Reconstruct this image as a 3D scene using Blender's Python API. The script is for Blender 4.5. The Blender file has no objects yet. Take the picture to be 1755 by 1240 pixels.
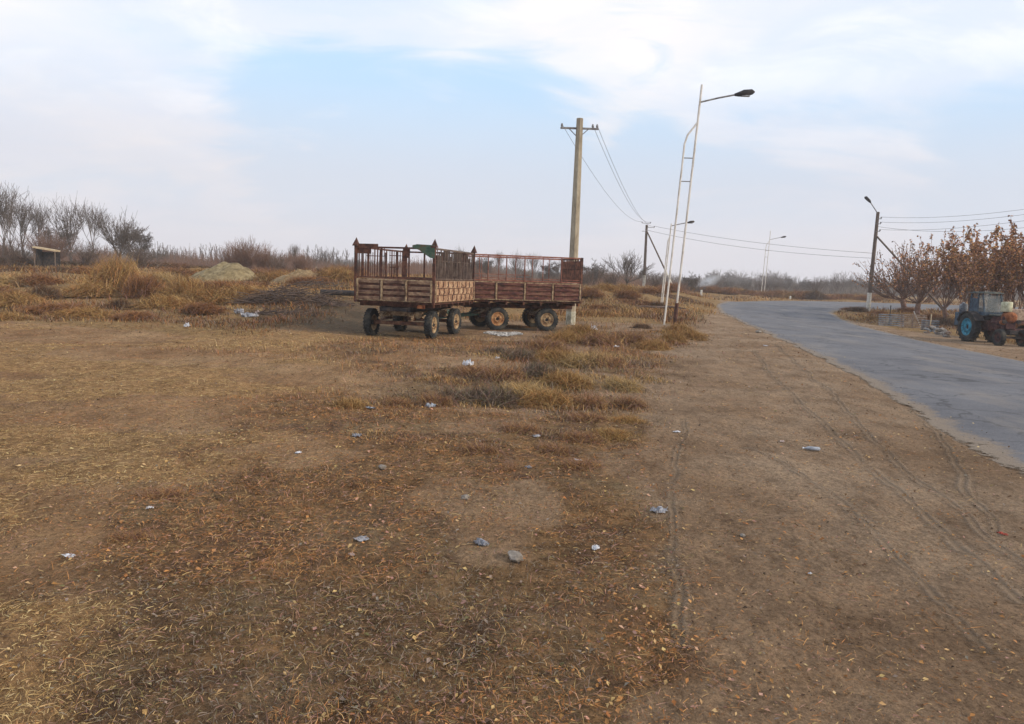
import bpy, math, random
import numpy as np
from math import radians as R, sin, cos, pi
from mathutils import Matrix, Vector

# ------------------------------------------------------------------ camera
scn = bpy.context.scene
COL = scn.collection
F, CX, CY, EYE = 1250.0, 877.5, 620.0, 1.85
PITCH, ROLL = R(6.7), R(1.9)
cam_d = bpy.data.cameras.new('camera')
cam_d.sensor_width = 36
cam_d.angle = 2 * math.atan(CX / F)
cam_d.clip_start = 0.05
cam_d.clip_end = 6000
cam = bpy.data.objects.new('camera', cam_d)
COL.objects.link(cam)
CAMR = (Matrix.Rotation(pi / 2 - PITCH, 3, 'X') @ Matrix.Rotation(ROLL, 3, 'Z'))
cam.matrix_world = Matrix.Translation((0, 0, EYE)) @ CAMR.to_4x4()
scn.camera = cam

# ------------------------------------------------------------------ world
SUN_EL, SUN_AZ = R(24), R(112)      # azimuth measured clockwise from +Y: right and a little behind
w = bpy.data.worlds.new('World'); scn.world = w; w.use_nodes = True
nt = w.node_tree; nt.nodes.clear()
def N(t, kind, **kw):
    n = t.nodes.new(kind)
    for k, v in kw.items(): setattr(n, k, v)
    return n
def L(t, a, b): t.links.new(a, b)
out = N(nt, 'ShaderNodeOutputWorld'); bg = N(nt, 'ShaderNodeBackground')
sky = N(nt, 'ShaderNodeTexSky', sky_type='NISHITA', sun_disc=False, sun_elevation=SUN_EL, sun_rotation=SUN_AZ,
        air_density=1.2, dust_density=2.0, ozone_density=1.5)
tc = N(nt, 'ShaderNodeTexCoord'); sep = N(nt, 'ShaderNodeSeparateXYZ'); L(nt, tc.outputs['Generated'], sep.inputs[0])
def wmath(op, a, b=None, clamp=False):
    m = N(nt, 'ShaderNodeMath', operation=op, use_clamp=clamp)
    for i, v in enumerate((a, b)):
        if v is None: continue
        if isinstance(v, (int, float)): m.inputs[i].default_value = v
        else: L(nt, v, m.inputs[i])
    return m.outputs[0]
zz = wmath('MAXIMUM', sep.outputs[2], 0.0)
den = wmath('ADD', zz, 0.22)
comb = N(nt, 'ShaderNodeCombineXYZ')
L(nt, wmath('DIVIDE', sep.outputs[0], den), comb.inputs[0]); L(nt, wmath('DIVIDE', sep.outputs[1], den), comb.inputs[1])
def wnoise(scale, detail, rough, off, dist=0.0, sx=1.0, rot=0.0):
    mp = N(nt, 'ShaderNodeMapping'); mp.inputs['Location'].default_value = off; mp.inputs['Scale'].default_value = (sx, 1, 1)
    mp.inputs['Rotation'].default_value = (0, 0, rot)
    L(nt, comb.outputs[0], mp.inputs[0])
    n = N(nt, 'ShaderNodeTexNoise'); n.inputs['Scale'].default_value = scale; n.inputs['Detail'].default_value = detail
    n.inputs['Roughness'].default_value = rough; n.inputs['Distortion'].default_value = dist
    L(nt, mp.outputs[0], n.inputs['Vector']); return n.outputs['Fac']
def wramp(v, pts):
    r = N(nt, 'ShaderNodeValToRGB'); e = r.color_ramp.elements
    r.color_ramp.interpolation = 'EASE'
    while len(e) < len(pts): e.new(0.5)
    for el, (p, c) in zip(e, pts): el.position = p; el.color = c if len(c) == 4 else (*c, 1)
    L(nt, v, r.inputs[0]); return r.outputs[0]
def wmix(f, a, b):
    m = N(nt, 'ShaderNodeMix', data_type='RGBA')
    if isinstance(f, (int, float)): m.inputs[0].default_value = f
    else: L(nt, f, m.inputs[0])
    for i, v in ((6, a), (7, b)):
        if isinstance(v, tuple): m.inputs[i].default_value = (*v, 1)
        else: L(nt, v, m.inputs[i])
    return m.outputs[2]
K = lambda v: (v, v, v, 1)
n1 = wnoise(1.15, 7, 0.55, (3.1, 0.4, 0), 0.5, 0.75, 0.5)
n2 = wnoise(2.8, 6, 0.6, (7.7, 2.2, 0), 0.7, 0.7, -0.4)
veil = wramp(n1, [(0.36, K(0.10)), (0.50, K(0.78)), (0.62, K(0.98))])
wisps = wramp(n2, [(0.42, K(0.0)), (0.66, K(1.0))])
cream = wramp(wnoise(1.3, 4, 0.5, (1.7, 9.2, 0)), [(0.45, K(0.0)), (0.68, K(1.0))])
# clear gaps in the thin cloud, in fixed compass directions
gap = None
for px_, py_, ra_ in ((560, 238, 5.0), (650, 275, 5.5), (735, 300, 5.0), (905, 300, 4.5), (850, 235, 4.0), (1745, 300, 4.0), (1690, 345, 3.0), (1110, 280, 2.5)):
    d_ = (CAMR @ Vector(((px_ - CX) / F, -(py_ - CY) / F, -1.0))).normalized()
    dt = N(nt, 'ShaderNodeVectorMath', operation='DOT_PRODUCT'); L(nt, tc.outputs['Generated'], dt.inputs[0]); dt.inputs[1].default_value = d_
    mr0 = N(nt, 'ShaderNodeMapRange', interpolation_type='SMOOTHSTEP'); L(nt, dt.outputs['Value'], mr0.inputs[0])
    mr0.inputs[1].default_value = cos(R(ra_ * 1.9)); mr0.inputs[2].default_value = cos(R(ra_ * .2)); gap = mr0.outputs[0] if gap is None else wmath('MAXIMUM', gap, mr0.outputs[0])
ng = wnoise(3.4, 7, 0.62, (2.3, 5.5, 0), 0.9, 0.55, -0.5)
gapn = wramp(wmath('ADD', wmath('MULTIPLY', gap, 0.46), ng), [(0.56, K(0.0)), (0.92, K(1.0))])
veil = wmath('MULTIPLY', veil, wmath('SUBTRACT', 1.0, wmath('MULTIPLY', gapn, 0.92)))
blue = wmix(0.80, sky.outputs[0], (5.0, 7.1, 9.4))
cl = wmix(wisps, (6.9, 7.35, 8.3), (8.2, 8.3, 8.8))
cl = wmix(wmath('MULTIPLY', cream, 0.7), cl, (9.0, 8.4, 8.0))
base = wmix(veil, blue, cl)
hz = wramp(sep.outputs[2], [(0.0, K(1.0)), (0.10, K(0.72)), (0.27, K(0.0))])
fin = wmix(hz, base, (5.75, 5.7, 6.2))
L(nt, fin, bg.inputs[0]); bg.inputs[1].default_value = 0.101
L(nt, bg.outputs[0], out.inputs[0])

sd = bpy.data.lights.new('sun', 'SUN'); sd.energy = 2.7; sd.angle = R(8); sd.color = (1.0, 0.84, 0.64)
so = bpy.data.objects.new('sun', sd); COL.objects.link(so)
sdir = Vector((sin(SUN_AZ) * cos(SUN_EL), cos(SUN_AZ) * cos(SUN_EL), sin(SUN_EL)))
so.rotation_euler = sdir.to_track_quat('Z', 'Y').to_euler()
vs = scn.view_settings; vs.view_transform = 'Standard'; vs.look = 'None'; vs.exposure = 0.32; vs.gamma = 1.0
scn.cycles.volume_bounces = 1
scn.cycles.max_bounces = 5; scn.cycles.diffuse_bounces = 2; scn.cycles.transparent_max_bounces = 12

# ------------------------------------------------------------------ helpers
rng = np.random.default_rng(11)
random.seed(4)
def ss(a, b, x):
    t = np.clip((np.asarray(x, float) - a) / (b - a), 0, 1); return t * t * (3 - 2 * t)
# cheap value noise on numpy arrays
_tab = np.random.default_rng(5).random((256, 256))
def vnoise(x, y, s):
    x = np.asarray(x, float) / s; y = np.asarray(y, float) / s
    xi = np.floor(x).astype(int); yi = np.floor(y).astype(int); fx = x - xi; fy = y - yi
    fx = fx * fx * (3 - 2 * fx); fy = fy * fy * (3 - 2 * fy)
    g = lambda i, j: _tab[i % 256, j % 256]
    return (g(xi, yi) * (1 - fx) + g(xi + 1, yi) * fx) * (1 - fy) + (g(xi, yi + 1) * (1 - fx) + g(xi + 1, yi + 1) * fx) * fy
def fbm(x, y, s, o=4):
    v = 0; a = 0.5; t = 0
    for k in range(o): v = v + a * vnoise(np.asarray(x) + 17.3 * k, np.asarray(y) - 9.1 * k, s / 2 ** k); t += a; a *= 0.55
    return v / t

# road edges in the ground plane (metres, x right, y away)
def ray(px, py):
    d = CAMR @ Vector(((px - CX) / F, -(py - CY) / F, -1.0)); return d.normalized()
def flat(px, py, z=0.0):
    d = ray(px, py); t = (z - EYE) / d.z; return (d.x * t, d.y * t)
LEFT_E = [(8.5, -9), (6.5, -2), (5.4, 3), (5.0, 5.6), (5.3, 8), (6.1, 11), (7.15, 15), (8.2, 20), (9.6, 27), (11.6, 38), (14.3, 52), (18.6, 67), (25.5, 80), (34.5, 91), (45, 95.5), (60, 97), (84, 97), (120, 97), (170, 97)]
RIGHT_E = [(20.5, -9), (18.0, -2), (16.7, 3), (16.0, 5.6), (15.6, 8), (15.5, 11), (15.6, 15), (16.0, 20), (16.8, 25.5), (17.9, 31.5), (20.3, 41), (22.4, 50), (25.6, 59), (31, 65), (41, 68), (54, 70), (78, 72), (116, 73), (170, 73)]
def smooth_poly(P, n):
    P = np.array(P, float)
    for _ in range(3):
        Q = [P[0]]
        for a, b in zip(P[:-1], P[1:]): Q += [a * .75 + b * .25, a * .25 + b * .75]
        Q.append(P[-1]); P = np.array(Q)
    s = np.r_[0, np.cumsum(np.linalg.norm(np.diff(P, axis=0), axis=1))]
    t = np.linspace(0, s[-1], n)
    return np.c_[np.interp(t, s, P[:, 0]), np.interp(t, s, P[:, 1])]
NR = 260
# keep edge vertices paired: smooth both with the same parameter
def smooth_pair(A, B, n):
    P = np.hstack([np.array(A, float), np.array(B, float)])
    for _ in range(3):
        Q = [P[0]]
        for a, b in zip(P[:-1], P[1:]): Q += [a * .75 + b * .25, a * .25 + b * .75]
        Q.append(P[-1]); P = np.array(Q)
    mid = (P[:, :2] + P[:, 2:]) / 2
    s = np.r_[0, np.cumsum(np.linalg.norm(np.diff(mid, axis=0), axis=1))]
    t = np.linspace(0, s[-1], n)
    return np.stack([np.interp(t, s, P[:, k]) for k in range(4)], 1)
RD = smooth_pair(LEFT_E, RIGHT_E, NR)
RLx, RLy, RRx, RRy = RD.T
ROADPOLY = np.vstack([RD[:, :2], RD[::-1, 2:]])
def in_poly(x, y, P):
    x = np.asarray(x, float); y = np.asarray(y, float); ins = np.zeros(x.shape, bool)
    x1, y1 = P[:, 0], P[:, 1]; x2, y2 = np.roll(x1, -1), np.roll(y1, -1)
    for a, b, c, d in zip(x1, y1, x2, y2):
        if b == d: continue
        m = ((b > y) != (d > y)); ins ^= m & (x < (c - a) * (y - b) / (d - b) + a)
    return ins
def road_dist(x, y):
    """distance to the road area, 0 inside"""
    x = np.asarray(x, float); y = np.asarray(y, float); sh = x.shape; x = x.ravel(); y = y.ravel()
    P = ROADPOLY[::3]; A = P; B = np.roll(P, -1, 0); best = np.full(x.shape, 1e9)
    for (ax, ay), (bx, by) in zip(A, B):
        dx, dy = bx - ax, by - ay; q = dx * dx + dy * dy + 1e-9
        t = np.clip(((x - ax) * dx + (y - ay) * dy) / q, 0, 1)
        best = np.minimum(best, (x - ax - t * dx) ** 2 + (y - ay - t * dy) ** 2)
    best = np.sqrt(best); best[in_poly(x, y, ROADPOLY)] = 0
    return best.reshape(sh)

MOUNDS = [(-17.8, 46, 3.6, 2.6, 0.35), (-12.8, 47, 2.4, 2.4, 0.60), (-26, 40, 4.5, 3, 0.35), (-9.5, 40, 2.6, 2.2, 0.45), (-10.5, 31.5, 2.2, 1.6, 0.35),
          (5.0, 47, 4.0, 3.5, 0.75), (9.0, 56, 4.5, 4, 0.75), (1.0, 50, 5, 5, 0.6), (14, 72, 5, 5, 0.9), (-20, 34, 3, 2, 0.3),
          (-32, 55, 6, 4, 0.5), (-4, 60, 6, 5, 0.5), (15.5, 88, 6, 4, 0.8), (26, 103, 9, 4, 0.5), (-23, 57, 4, 3, 0.5)]
def terrain0(x, y):
    """large shape of the ground, without the small bumps"""
    x = np.asarray(x, float); y = np.asarray(y, float)
    z = -0.40 * ss(8, 20, x) * (1 - ss(42, 66, y)) * ss(4, 18, y)
    left = 1 - ss(-8.5, -4.0, x - 0.06 * (y - 20))
    z = z + 0.95 * left * ss(19, 40, y + 0.35 * (x + 10)) + 0.45 * left * ss(45, 75, y)
    z = z + 0.35 * (1 - ss(6, 12, x - 0.10 * y)) * ss(33, 60, y) * (1 - left)
    for mx, my, sx, sy, h in MOUNDS:
        z = z + h * np.exp(-((x - mx) / sx) ** 2 - ((y - my) / sy) ** 2)
    return z
def bumpmask(x, y):
    m = 1.0
    for cx_, cy_, r in ((-3, 22.3, 3.2), (0.2, 26, 3.4), (20.8, 32, 3.2)):
        m = m * ss(r * 0.7, r * 1.3, np.hypot(np.asarray(x) - cx_, np.asarray(y) - cy_))
    return m
def terrain(x, y, rd=None):
    x = np.asarray(x, float); y = np.asarray(y, float)
    rd = road_dist(x, y) if rd is None else rd
    m = bumpmask(x, y) * ss(0.2, 2.5, rd)
    z = terrain0(x, y)
    z = z + m * (0.16 * (fbm(x, y, 3.0) - 0.5) + 0.075 * (fbm(x + 40, y, 0.7, 3) - 0.5) + 0.03 * (fbm(x + 4, y + 60, 0.22, 2) - 0.5)) + m * ss(30, 60, y) * 0.5 * (fbm(x, y + 70, 9.0) - 0.5)
    left = 1 - ss(-9, -5, x)
    z = z + m * left * ss(20, 32, y) * 0.35 * (fbm(x + 7, y, 3.5) - 0.5)
    return z - 0.012 * (rd <= 0)
def gz(x, y): return float(terrain(np.array([x]), np.array([y]))[0])
def at(px, py):
    """ground point seen at a photo position"""
    d = ray(px, py); lo = 1.0; z = 0.0
    for _ in range(14):
        t = (z - EYE) / d.z; x, y = d.x * t, d.y * t; z2 = float(terrain0(x, y)); z = 0.5 * z + 0.5 * z2
    return (x, y, gz(x, y))
def atd(px, dist):
    """ground point at a distance, in the direction of a photo column"""
    hy = 473 + (px - CX) * math.tan(ROLL); d = ray(px, hy); x = d.x / d.y * dist
    return (x, dist, gz(x, dist))

# --- mesh building
def np_mesh(name, V, Fc, mat, parent=None, cols=None, smooth=False, link=True):
    V = np.asarray(V, np.float32); Fc = np.asarray(Fc, np.int32); k = Fc.shape[1]
    me = bpy.data.meshes.new(name)
    me.vertices.add(len(V)); me.vertices.foreach_set('co', V.ravel())
    me.loops.add(Fc.size); me.loops.foreach_set('vertex_index', Fc.ravel())
    me.polygons.add(len(Fc)); me.polygons.foreach_set('loop_start', np.arange(0, Fc.size, k, dtype=np.int32))
    me.polygons.foreach_set('loop_total', np.full(len(Fc), k, np.int32))
    if smooth: me.polygons.foreach_set('use_smooth', np.ones(len(Fc), bool))
    me.update(calc_edges=True)
    if cols is not None:
        a = me.color_attributes.new('Col', 'FLOAT_COLOR', 'POINT')
        a.data.foreach_set('color', np.c_[cols, np.ones(len(cols))].astype(np.float32).ravel())
    if mat: me.materials.append(mat)
    o = bpy.data.objects.new(name, me); COL.objects.link(o)
    if parent: o.parent = parent
    return o
class MB:
    def __init__(s): s.v = []; s.f = []
    def add(s, vs_, fs):
        b = len(s.v); s.v += [tuple(q) for q in vs_]; s.f += [tuple(b + i for i in f) for f in fs]
    def box(s, c, d, rz=0.0, M=None):
        x, y, z = (q / 2 for q in d); vs_ = []
        rot = Matrix.Rotation(rz, 3, 'Z') if M is None else M
        for i in (-x, x):
            for j in (-y, y):
                for k in (-z, z): vs_.append(rot @ Vector((i, j, k)) + Vector(c))
        s.add(vs_, [(0, 1, 3, 2), (4, 6, 7, 5), (0, 4, 5, 1), (2, 3, 7, 6), (0, 2, 6, 4), (1, 5, 7, 3)]); return s
    def bar(s, a, b, w_, h_=None):
        a = Vector(a); b = Vector(b); h_ = h_ or w_; d = b - a
        q = d.to_track_quat('Y', 'Z').to_matrix(); return s.box((a + b) / 2, (w_, d.length, h_), M=q)
    def tube(s, pts, rad, n=6, cap=True):
        pts = [Vector(p) for p in pts]; rad = rad if isinstance(rad, (list, tuple)) else [rad] * len(pts)
        b = len(s.v)
        for i, p in enumerate(pts):
            d = (pts[min(i + 1, len(pts) - 1)] - pts[max(i - 1, 0)]).normalized()
            q = d.to_track_quat('Z', 'Y').to_matrix()
            for k in range(n):
                a = 2 * pi * k / n; s.v.append(tuple(p + q @ Vector((cos(a) * rad[i], sin(a) * rad[i], 0))))
        for i in range(len(pts) - 1):
            for k in range(n): s.f.append((b + i * n + k, b + i * n + (k + 1) % n, b + (i + 1) * n + (k + 1) % n, b + (i + 1) * n + k))
        if cap:
            s.f.append(tuple(b + k for k in range(n))[::-1]); s.f.append(tuple(b + (len(pts) - 1) * n + k for k in range(n)))
        return s
    def lathe(s, prof, n=28, c=(0, 0, 0), closed=True):
        """profile of (x, r) spun round the local X axis"""
        b = len(s.v); m = len(prof)
        for k in range(n):
            a = 2 * pi * k / n
            for x, r in prof: s.v.append((c[0] + x, c[1] + r * cos(a), c[2] + r * sin(a)))
        for k in range(n):
            for j in range(m if closed else m - 1):
                s.f.append((b + k * m + j, b + k * m + (j + 1) % m, b + ((k + 1) % n) * m + (j + 1) % m, b + ((k + 1) % n) * m + j))
        return s
    def build(s, name, mat, parent=None, smooth=False, bevel=0.0, loc=None):
        me = bpy.data.meshes.new(name); me.from_pydata(s.v, [], s.f)
        if smooth:
            for p in me.polygons: p.use_smooth = True
        me.materials.append(mat); me.update()
        o = bpy.data.objects.new(name, me); COL.objects.link(o)
        if parent: o.parent = parent
        if loc is not None: o.location = loc
        if bevel:
            md = o.modifiers.new('bevel', 'BEVEL'); md.width = bevel; md.segments = 1; md.limit_method = 'ANGLE'
        return o
def tag(o, label=None, cat=None, group=None, kind=None):
    for k, v in (('label', label), ('category', cat), ('group', group), ('kind', kind)):
        if v: o[k] = v
    return o
def empty(name, loc=(0, 0, 0), rz=0.0):
    o = bpy.data.objects.new(name, None); o.location = loc; o.rotation_euler = (0, 0, rz); o.empty_display_size = 0.2
    COL.objects.link(o); return o
def copy_tree(o, parent=None):
    c = o.copy(); COL.objects.link(c); c.parent = parent
    for ch in [q for q in ALLCH.get(o.name, [])] or list(o.children): copy_tree(ch, c)
    return c
ALLCH = {}

# ------------------------------------------------------------------ materials
def new_mat(name, rough=0.9):
    m = bpy.data.materials.new(name); m.use_nodes = True; t = m.node_tree
    b = t.nodes['Principled BSDF']; b.inputs['Roughness'].default_value = rough
    b.inputs['Specular IOR Level'].default_value = 0.2
    return m, t, b
def ramp(t, v, pts):
    r = N(t, 'ShaderNodeValToRGB'); e = r.color_ramp.elements
    while len(e) < len(pts): e.new(0.5)
    for el, (p, c) in zip(e, pts): el.position = p; el.color = (*c[:3], 1)
    L(t, v, r.inputs[0]); return r.outputs[0]
def noise(t, scale, detail=5, rough=0.6, coord='Object', stretch=(1, 1, 1), dist=0.0, loc=(0, 0, 0)):
    c = N(t, 'ShaderNodeTexCoord'); mp = N(t, 'ShaderNodeMapping'); mp.inputs['Scale'].default_value = stretch; mp.inputs['Location'].default_value = loc
    L(t, c.outputs[coord], mp.inputs[0])
    n = N(t, 'ShaderNodeTexNoise'); n.inputs['Scale'].default_value = scale; n.inputs['Detail'].default_value = detail
    n.inputs['Roughness'].default_value = rough; n.inputs['Distortion'].default_value = dist
    L(t, mp.outputs[0], n.inputs['Vector']); return n.outputs['Fac']
def mix(t, f, a, b, mode='MIX'):
    m = N(t, 'ShaderNodeMix', data_type='RGBA', blend_type=mode)
    if isinstance(f, (int, float)): m.inputs[0].default_value = f
    else: L(t, f, m.inputs[0])
    for i, v in ((6, a), (7, b)):
        if isinstance(v, tuple): m.inputs[i].default_value = (*v[:3], 1)
        else: L(t, v, m.inputs[i])
    return m.outputs[2]
def bump(t, b, h, strength=0.4, dist=0.02, prev=None):
    n = N(t, 'ShaderNodeBump'); n.inputs['Strength'].default_value = strength; n.inputs['Distance'].default_value = dist
    L(t, h, n.inputs['Height'])
    if prev is not None: L(t, prev, n.inputs['Normal'])
    L(t, n.outputs[0], b.inputs['Normal']); return n.outputs[0]
def worn(name, a, b_, c, scale=6, rough=0.85, stretch=(1, 1, 1), p=(0.38, 0.5, 0.62), metal=0.0, bmp=0.5):
    """three tone worn surface: base, second tone, patches"""
    m, t, b = new_mat(name, rough)
    n = noise(t, scale, 7, 0.65, stretch=stretch, dist=0.3)
    col = ramp(t, n, [(p[0], a), (p[1], b_), (p[2], c)])
    n2 = noise(t, scale * 6, 3, 0.6, stretch=stretch)
    col = mix(t, 0.45, col, ramp(t, n2, [(0.3, (0.35, 0.33, 0.32)), (0.7, (1, 1, 1))]), 'MULTIPLY')
    L(t, col, b.inputs['Base Color']); b.inputs['Metallic'].default_value = metal
    bump(t, b, n2, bmp, 0.01); return m
M = {}
M['rust'] = worn('rust', (0.07, 0.038, 0.03), (0.15, 0.072, 0.05), (0.26, 0.145, 0.09), 6)
M['rust_dark'] = worn('dark_rust', (0.045, 0.028, 0.025), (0.10, 0.045, 0.035), (0.17, 0.08, 0.055), 6)
M['board_tan'] = worn('tan_board', (0.085, 0.045, 0.036), (0.20, 0.125, 0.088), (0.38, 0.26, 0.165), 2.6, stretch=(1, 1, 1.6), p=(0.36, 0.50, 0.64))
M['board_orange'] = worn('orange_board', (0.20, 0.105, 0.065), (0.36, 0.22, 0.135), (0.50, 0.36, 0.23), 5)
M['board_red'] = worn('red_board', (0.05, 0.028, 0.028), (0.12, 0.045, 0.040), (0.24, 0.15, 0.10), 2.8, stretch=(1, 1, 4), p=(0.36, 0.50, 0.68))
M['rib_pale'] = worn('pale_rib', (0.13, 0.08, 0.05), (0.28, 0.20, 0.125), (0.44, 0.34, 0.22), 9)
M['rail_red'] = worn('red_rail', (0.15, 0.055, 0.04), (0.27, 0.11, 0.08), (0.33, 0.18, 0.13), 6)
M['green_paint'] = worn('green_paint', (0.045, 0.085, 0.062), (0.075, 0.135, 0.10), (0.13, 0.10, 0.065), 7)
M['tyre'] = worn('rubber', (0.016, 0.018, 0.020), (0.030, 0.033, 0.036), (0.075, 0.068, 0.055), 4, 0.9)
M['rim_tan'] = worn('tan_rim', (0.14, 0.075, 0.04), (0.30, 0.20, 0.11), (0.40, 0.30, 0.18), 7)
M['rim_orange'] = worn('orange_rim', (0.20, 0.085, 0.04), (0.36, 0.18, 0.08), (0.42, 0.27, 0.14), 7)
M['rim_blue'] = worn('blue_rim', (0.02, 0.10, 0.13), (0.035, 0.22, 0.34), (0.05, 0.30, 0.42), 5, 0.6)
M['dark_steel'] = worn('dark_steel', (0.018, 0.018, 0.022), (0.035, 0.033, 0.036), (0.08, 0.06, 0.05), 6)
M['concrete'] = worn('concrete', (0.26, 0.22, 0.16), (0.36, 0.31, 0.23), (0.42, 0.37, 0.28), 3, stretch=(1, 1, 0.3))
M['whitewash'] = worn('whitewash', (0.50, 0.48, 0.42), (0.68, 0.66, 0.60), (0.76, 0.74, 0.68), 5)
M['white_steel'] = worn('white_painted_steel', (0.42, 0.38, 0.33), (0.66, 0.63, 0.59), (0.74, 0.72, 0.68), 4, stretch=(3, 3, 0.6))
M['grey_steel'] = worn('grey_steel', (0.13, 0.12, 0.12), (0.22, 0.21, 0.21), (0.30, 0.29, 0.28), 4)
M['pole_wood'] = worn('weathered_wood', (0.075, 0.055, 0.045), (0.14, 0.105, 0.085), (0.22, 0.17, 0.14), 5, stretch=(4, 4, 0.25))
M['wire'] = worn('wire', (0.10, 0.10, 0.11), (0.13, 0.13, 0.14), (0.15, 0.15, 0.16), 3)
M['insulator'] = worn('insulator', (0.10, 0.10, 0.11), (0.20, 0.20, 0.21), (0.32, 0.32, 0.32), 9, 0.3)
M['blue_paint'] = worn('blue_paint', (0.018, 0.030, 0.048), (0.036, 0.066, 0.105), (0.07, 0.11, 0.15), 6, 0.6)
M['cab_grey'] = worn('grey_green_paint', (0.06, 0.075, 0.08), (0.11, 0.13, 0.13), (0.20, 0.19, 0.15), 5)
M['cream'] = worn('cream_plastic', (0.32, 0.31, 0.21), (0.48, 0.48, 0.34), (0.58, 0.58, 0.44), 5)
M['rust_orange'] = worn('orange_rust', (0.12, 0.04, 0.022), (0.26, 0.09, 0.035), (0.34, 0.14, 0.06), 7)
M['maroon'] = worn('maroon_rust', (0.03, 0.015, 0.018), (0.07, 0.028, 0.03), (0.12, 0.06, 0.05), 5)
M['board_grey'] = worn('grey_blue_board', (0.09, 0.10, 0.12), (0.18, 0.20, 0.23), (0.28, 0.29, 0.31), 4)
M['board_brown'] = worn('brown_board', (0.13, 0.09, 0.07), (0.25, 0.18, 0.14), (0.36, 0.29, 0.23), 4)
M['stone'] = worn('grey_stone', (0.16, 0.14, 0.12), (0.26, 0.23, 0.20), (0.36, 0.33, 0.30), 9)
M['bark_grey'] = worn('grey_bark', (0.075, 0.06, 0.055), (0.12, 0.10, 0.09), (0.17, 0.145, 0.13), 4, stretch=(3, 3, 0.5))
M['bark_red'] = worn('reddish_twigs', (0.14, 0.075, 0.06), (0.20, 0.12, 0.09), (0.25, 0.16, 0.12), 3)
M['bark_brown'] = worn('brown_bark', (0.07, 0.05, 0.045), (0.12, 0.085, 0.07), (0.16, 0.12, 0.10), 4)
M['tan_plank'] = worn('pale_plank', (0.40, 0.30, 0.18), (0.50, 0.40, 0.26), (0.58, 0.49, 0.34), 4)
M['lime'] = worn('white_lime_powder', (0.42, 0.40, 0.38), (0.60, 0.58, 0.56), (0.68, 0.67, 0.66), 8)
def plain(name, c, rough=0.6, scale=8):
    return worn(name, tuple(q * 0.7 for q in c), c, tuple(min(1, q * 1.15) for q in c), scale, rough)
M['p_white'] = plain('white_plastic', (0.66, 0.68, 0.74)); M['p_blue'] = plain('pale_blue_plastic', (0.34, 0.38, 0.45))
M['p_grey'] = plain('grey_plastic', (0.34, 0.35, 0.39)); M['p_pink'] = plain('pinkish_paper', (0.58, 0.46, 0.42))
M['p_red'] = plain('red_plastic', (0.45, 0.09, 0.06)); M['p_green'] = plain('dark_green_plastic', (0.05, 0.09, 0.07))
M['lamp_glass'] = plain('lamp_glass', (0.35, 0.36, 0.38), 0.3)
gm, gt, gb = new_mat('cab_glass', 0.15)
gb.inputs['Base Color'].default_value = (0.42, 0.46, 0.48, 1); gb.inputs['Alpha'].default_value = 0.26; gb.inputs['Specular IOR Level'].default_value = 0.5
L(gt, ramp(gt, noise(gt, 5), [(0.35, (0.20, 0.22, 0.22)), (0.7, (0.34, 0.34, 0.31))]), gb.inputs['Base Color']); M['glass'] = gm
def vcol(name, rough=0.95, transl=0.0):
    m, t, b = new_mat(name, rough)
    a = N(t, 'ShaderNodeVertexColor', layer_name='Col')
    n = noise(t, 11, 3)
    c = mix(t, 0.5, a.outputs[0], ramp(t, n, [(0.3, (0.6, 0.6, 0.6)), (0.7, (1, 1, 1))]), 'MULTIPLY')
    L(t, c, b.inputs['Base Color']); b.inputs['Specular IOR Level'].default_value = 0.05
    return m
M['weeds'] = vcol('dry_plant'); M['litter'] = vcol('dry_litter'); M['leaf'] = vcol('dead_leaf')

# ground: colours by zone (vertex attribute 'Col' R=litter zone, G=straw zone, B=bank vegetation) and by noise
m, t, b = new_mat('soil', 1.0); b.inputs['Specular IOR Level'].default_value = 0.03
za = N(t, 'ShaderNodeVertexColor', layer_name='Col'); zs = N(t, 'ShaderNodeSeparateColor'); L(t, za.outputs[0], zs.inputs[0])
nb = noise(t, 0.45, 8, 0.62, dist=0.4); ns = noise(t, 7, 8, 0.7); nf = noise(t, 60, 4, 0.7)
dirt = ramp(t, nb, [(0.30, (0.134, 0.100, 0.071)), (0.48, (0.190, 0.143, 0.103)), (0.68, (0.242, 0.188, 0.139))])
leftd = ramp(t, nb, [(0.30, (0.140, 0.092, 0.055)), (0.48, (0.205, 0.137, 0.082)), (0.66, (0.255, 0.178, 0.108))])
lit = ramp(t, ns, [(0.30, (0.080, 0.055, 0.035)), (0.46, (0.135, 0.090, 0.052)), (0.60, (0.190, 0.122, 0.066)), (0.75, (0.245, 0.175, 0.105))])
lit = mix(t, ramp(t, noise(t, .9, 6, .65, loc=(9, 2, 0)), [(.48, (0, 0, 0)), (.66, (.85, .85, .85))]), lit, (0.175, 0.136, 0.088))
lit = mix(t, ramp(t, noise(t, 1.4, 6, .65, loc=(1, 22, 0)), [(.47, (0, 0, 0)), (.66, (.8, .8, .8))]), lit, (0.090, 0.058, 0.045))
straw = ramp(t, ns, [(0.30, (0.145, 0.093, 0.052)), (0.50, (0.220, 0.146, 0.080)), (0.72, (0.290, 0.198, 0.108))])
bank = ramp(t, ns, [(0.30, (0.105, 0.070, 0.040)), (0.50, (0.180, 0.125, 0.065)), (0.70, (0.270, 0.205, 0.110))])
def nz(fac, sc, lo, hi):
    """zone edge broken up by noise"""
    n_ = noise(t, sc, 6, 0.7)
    a_ = N(t, 'ShaderNodeMath', operation='ADD'); L(t, fac, a_.inputs[0]); L(t, n_, a_.inputs[1])
    r_ = N(t, 'ShaderNodeMapRange', interpolation_type='SMOOTHSTEP'); L(t, a_.outputs[0], r_.inputs[0])
    r_.inputs[1].default_value = lo; r_.inputs[2].default_value = hi; return r_.outputs[0]
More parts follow.
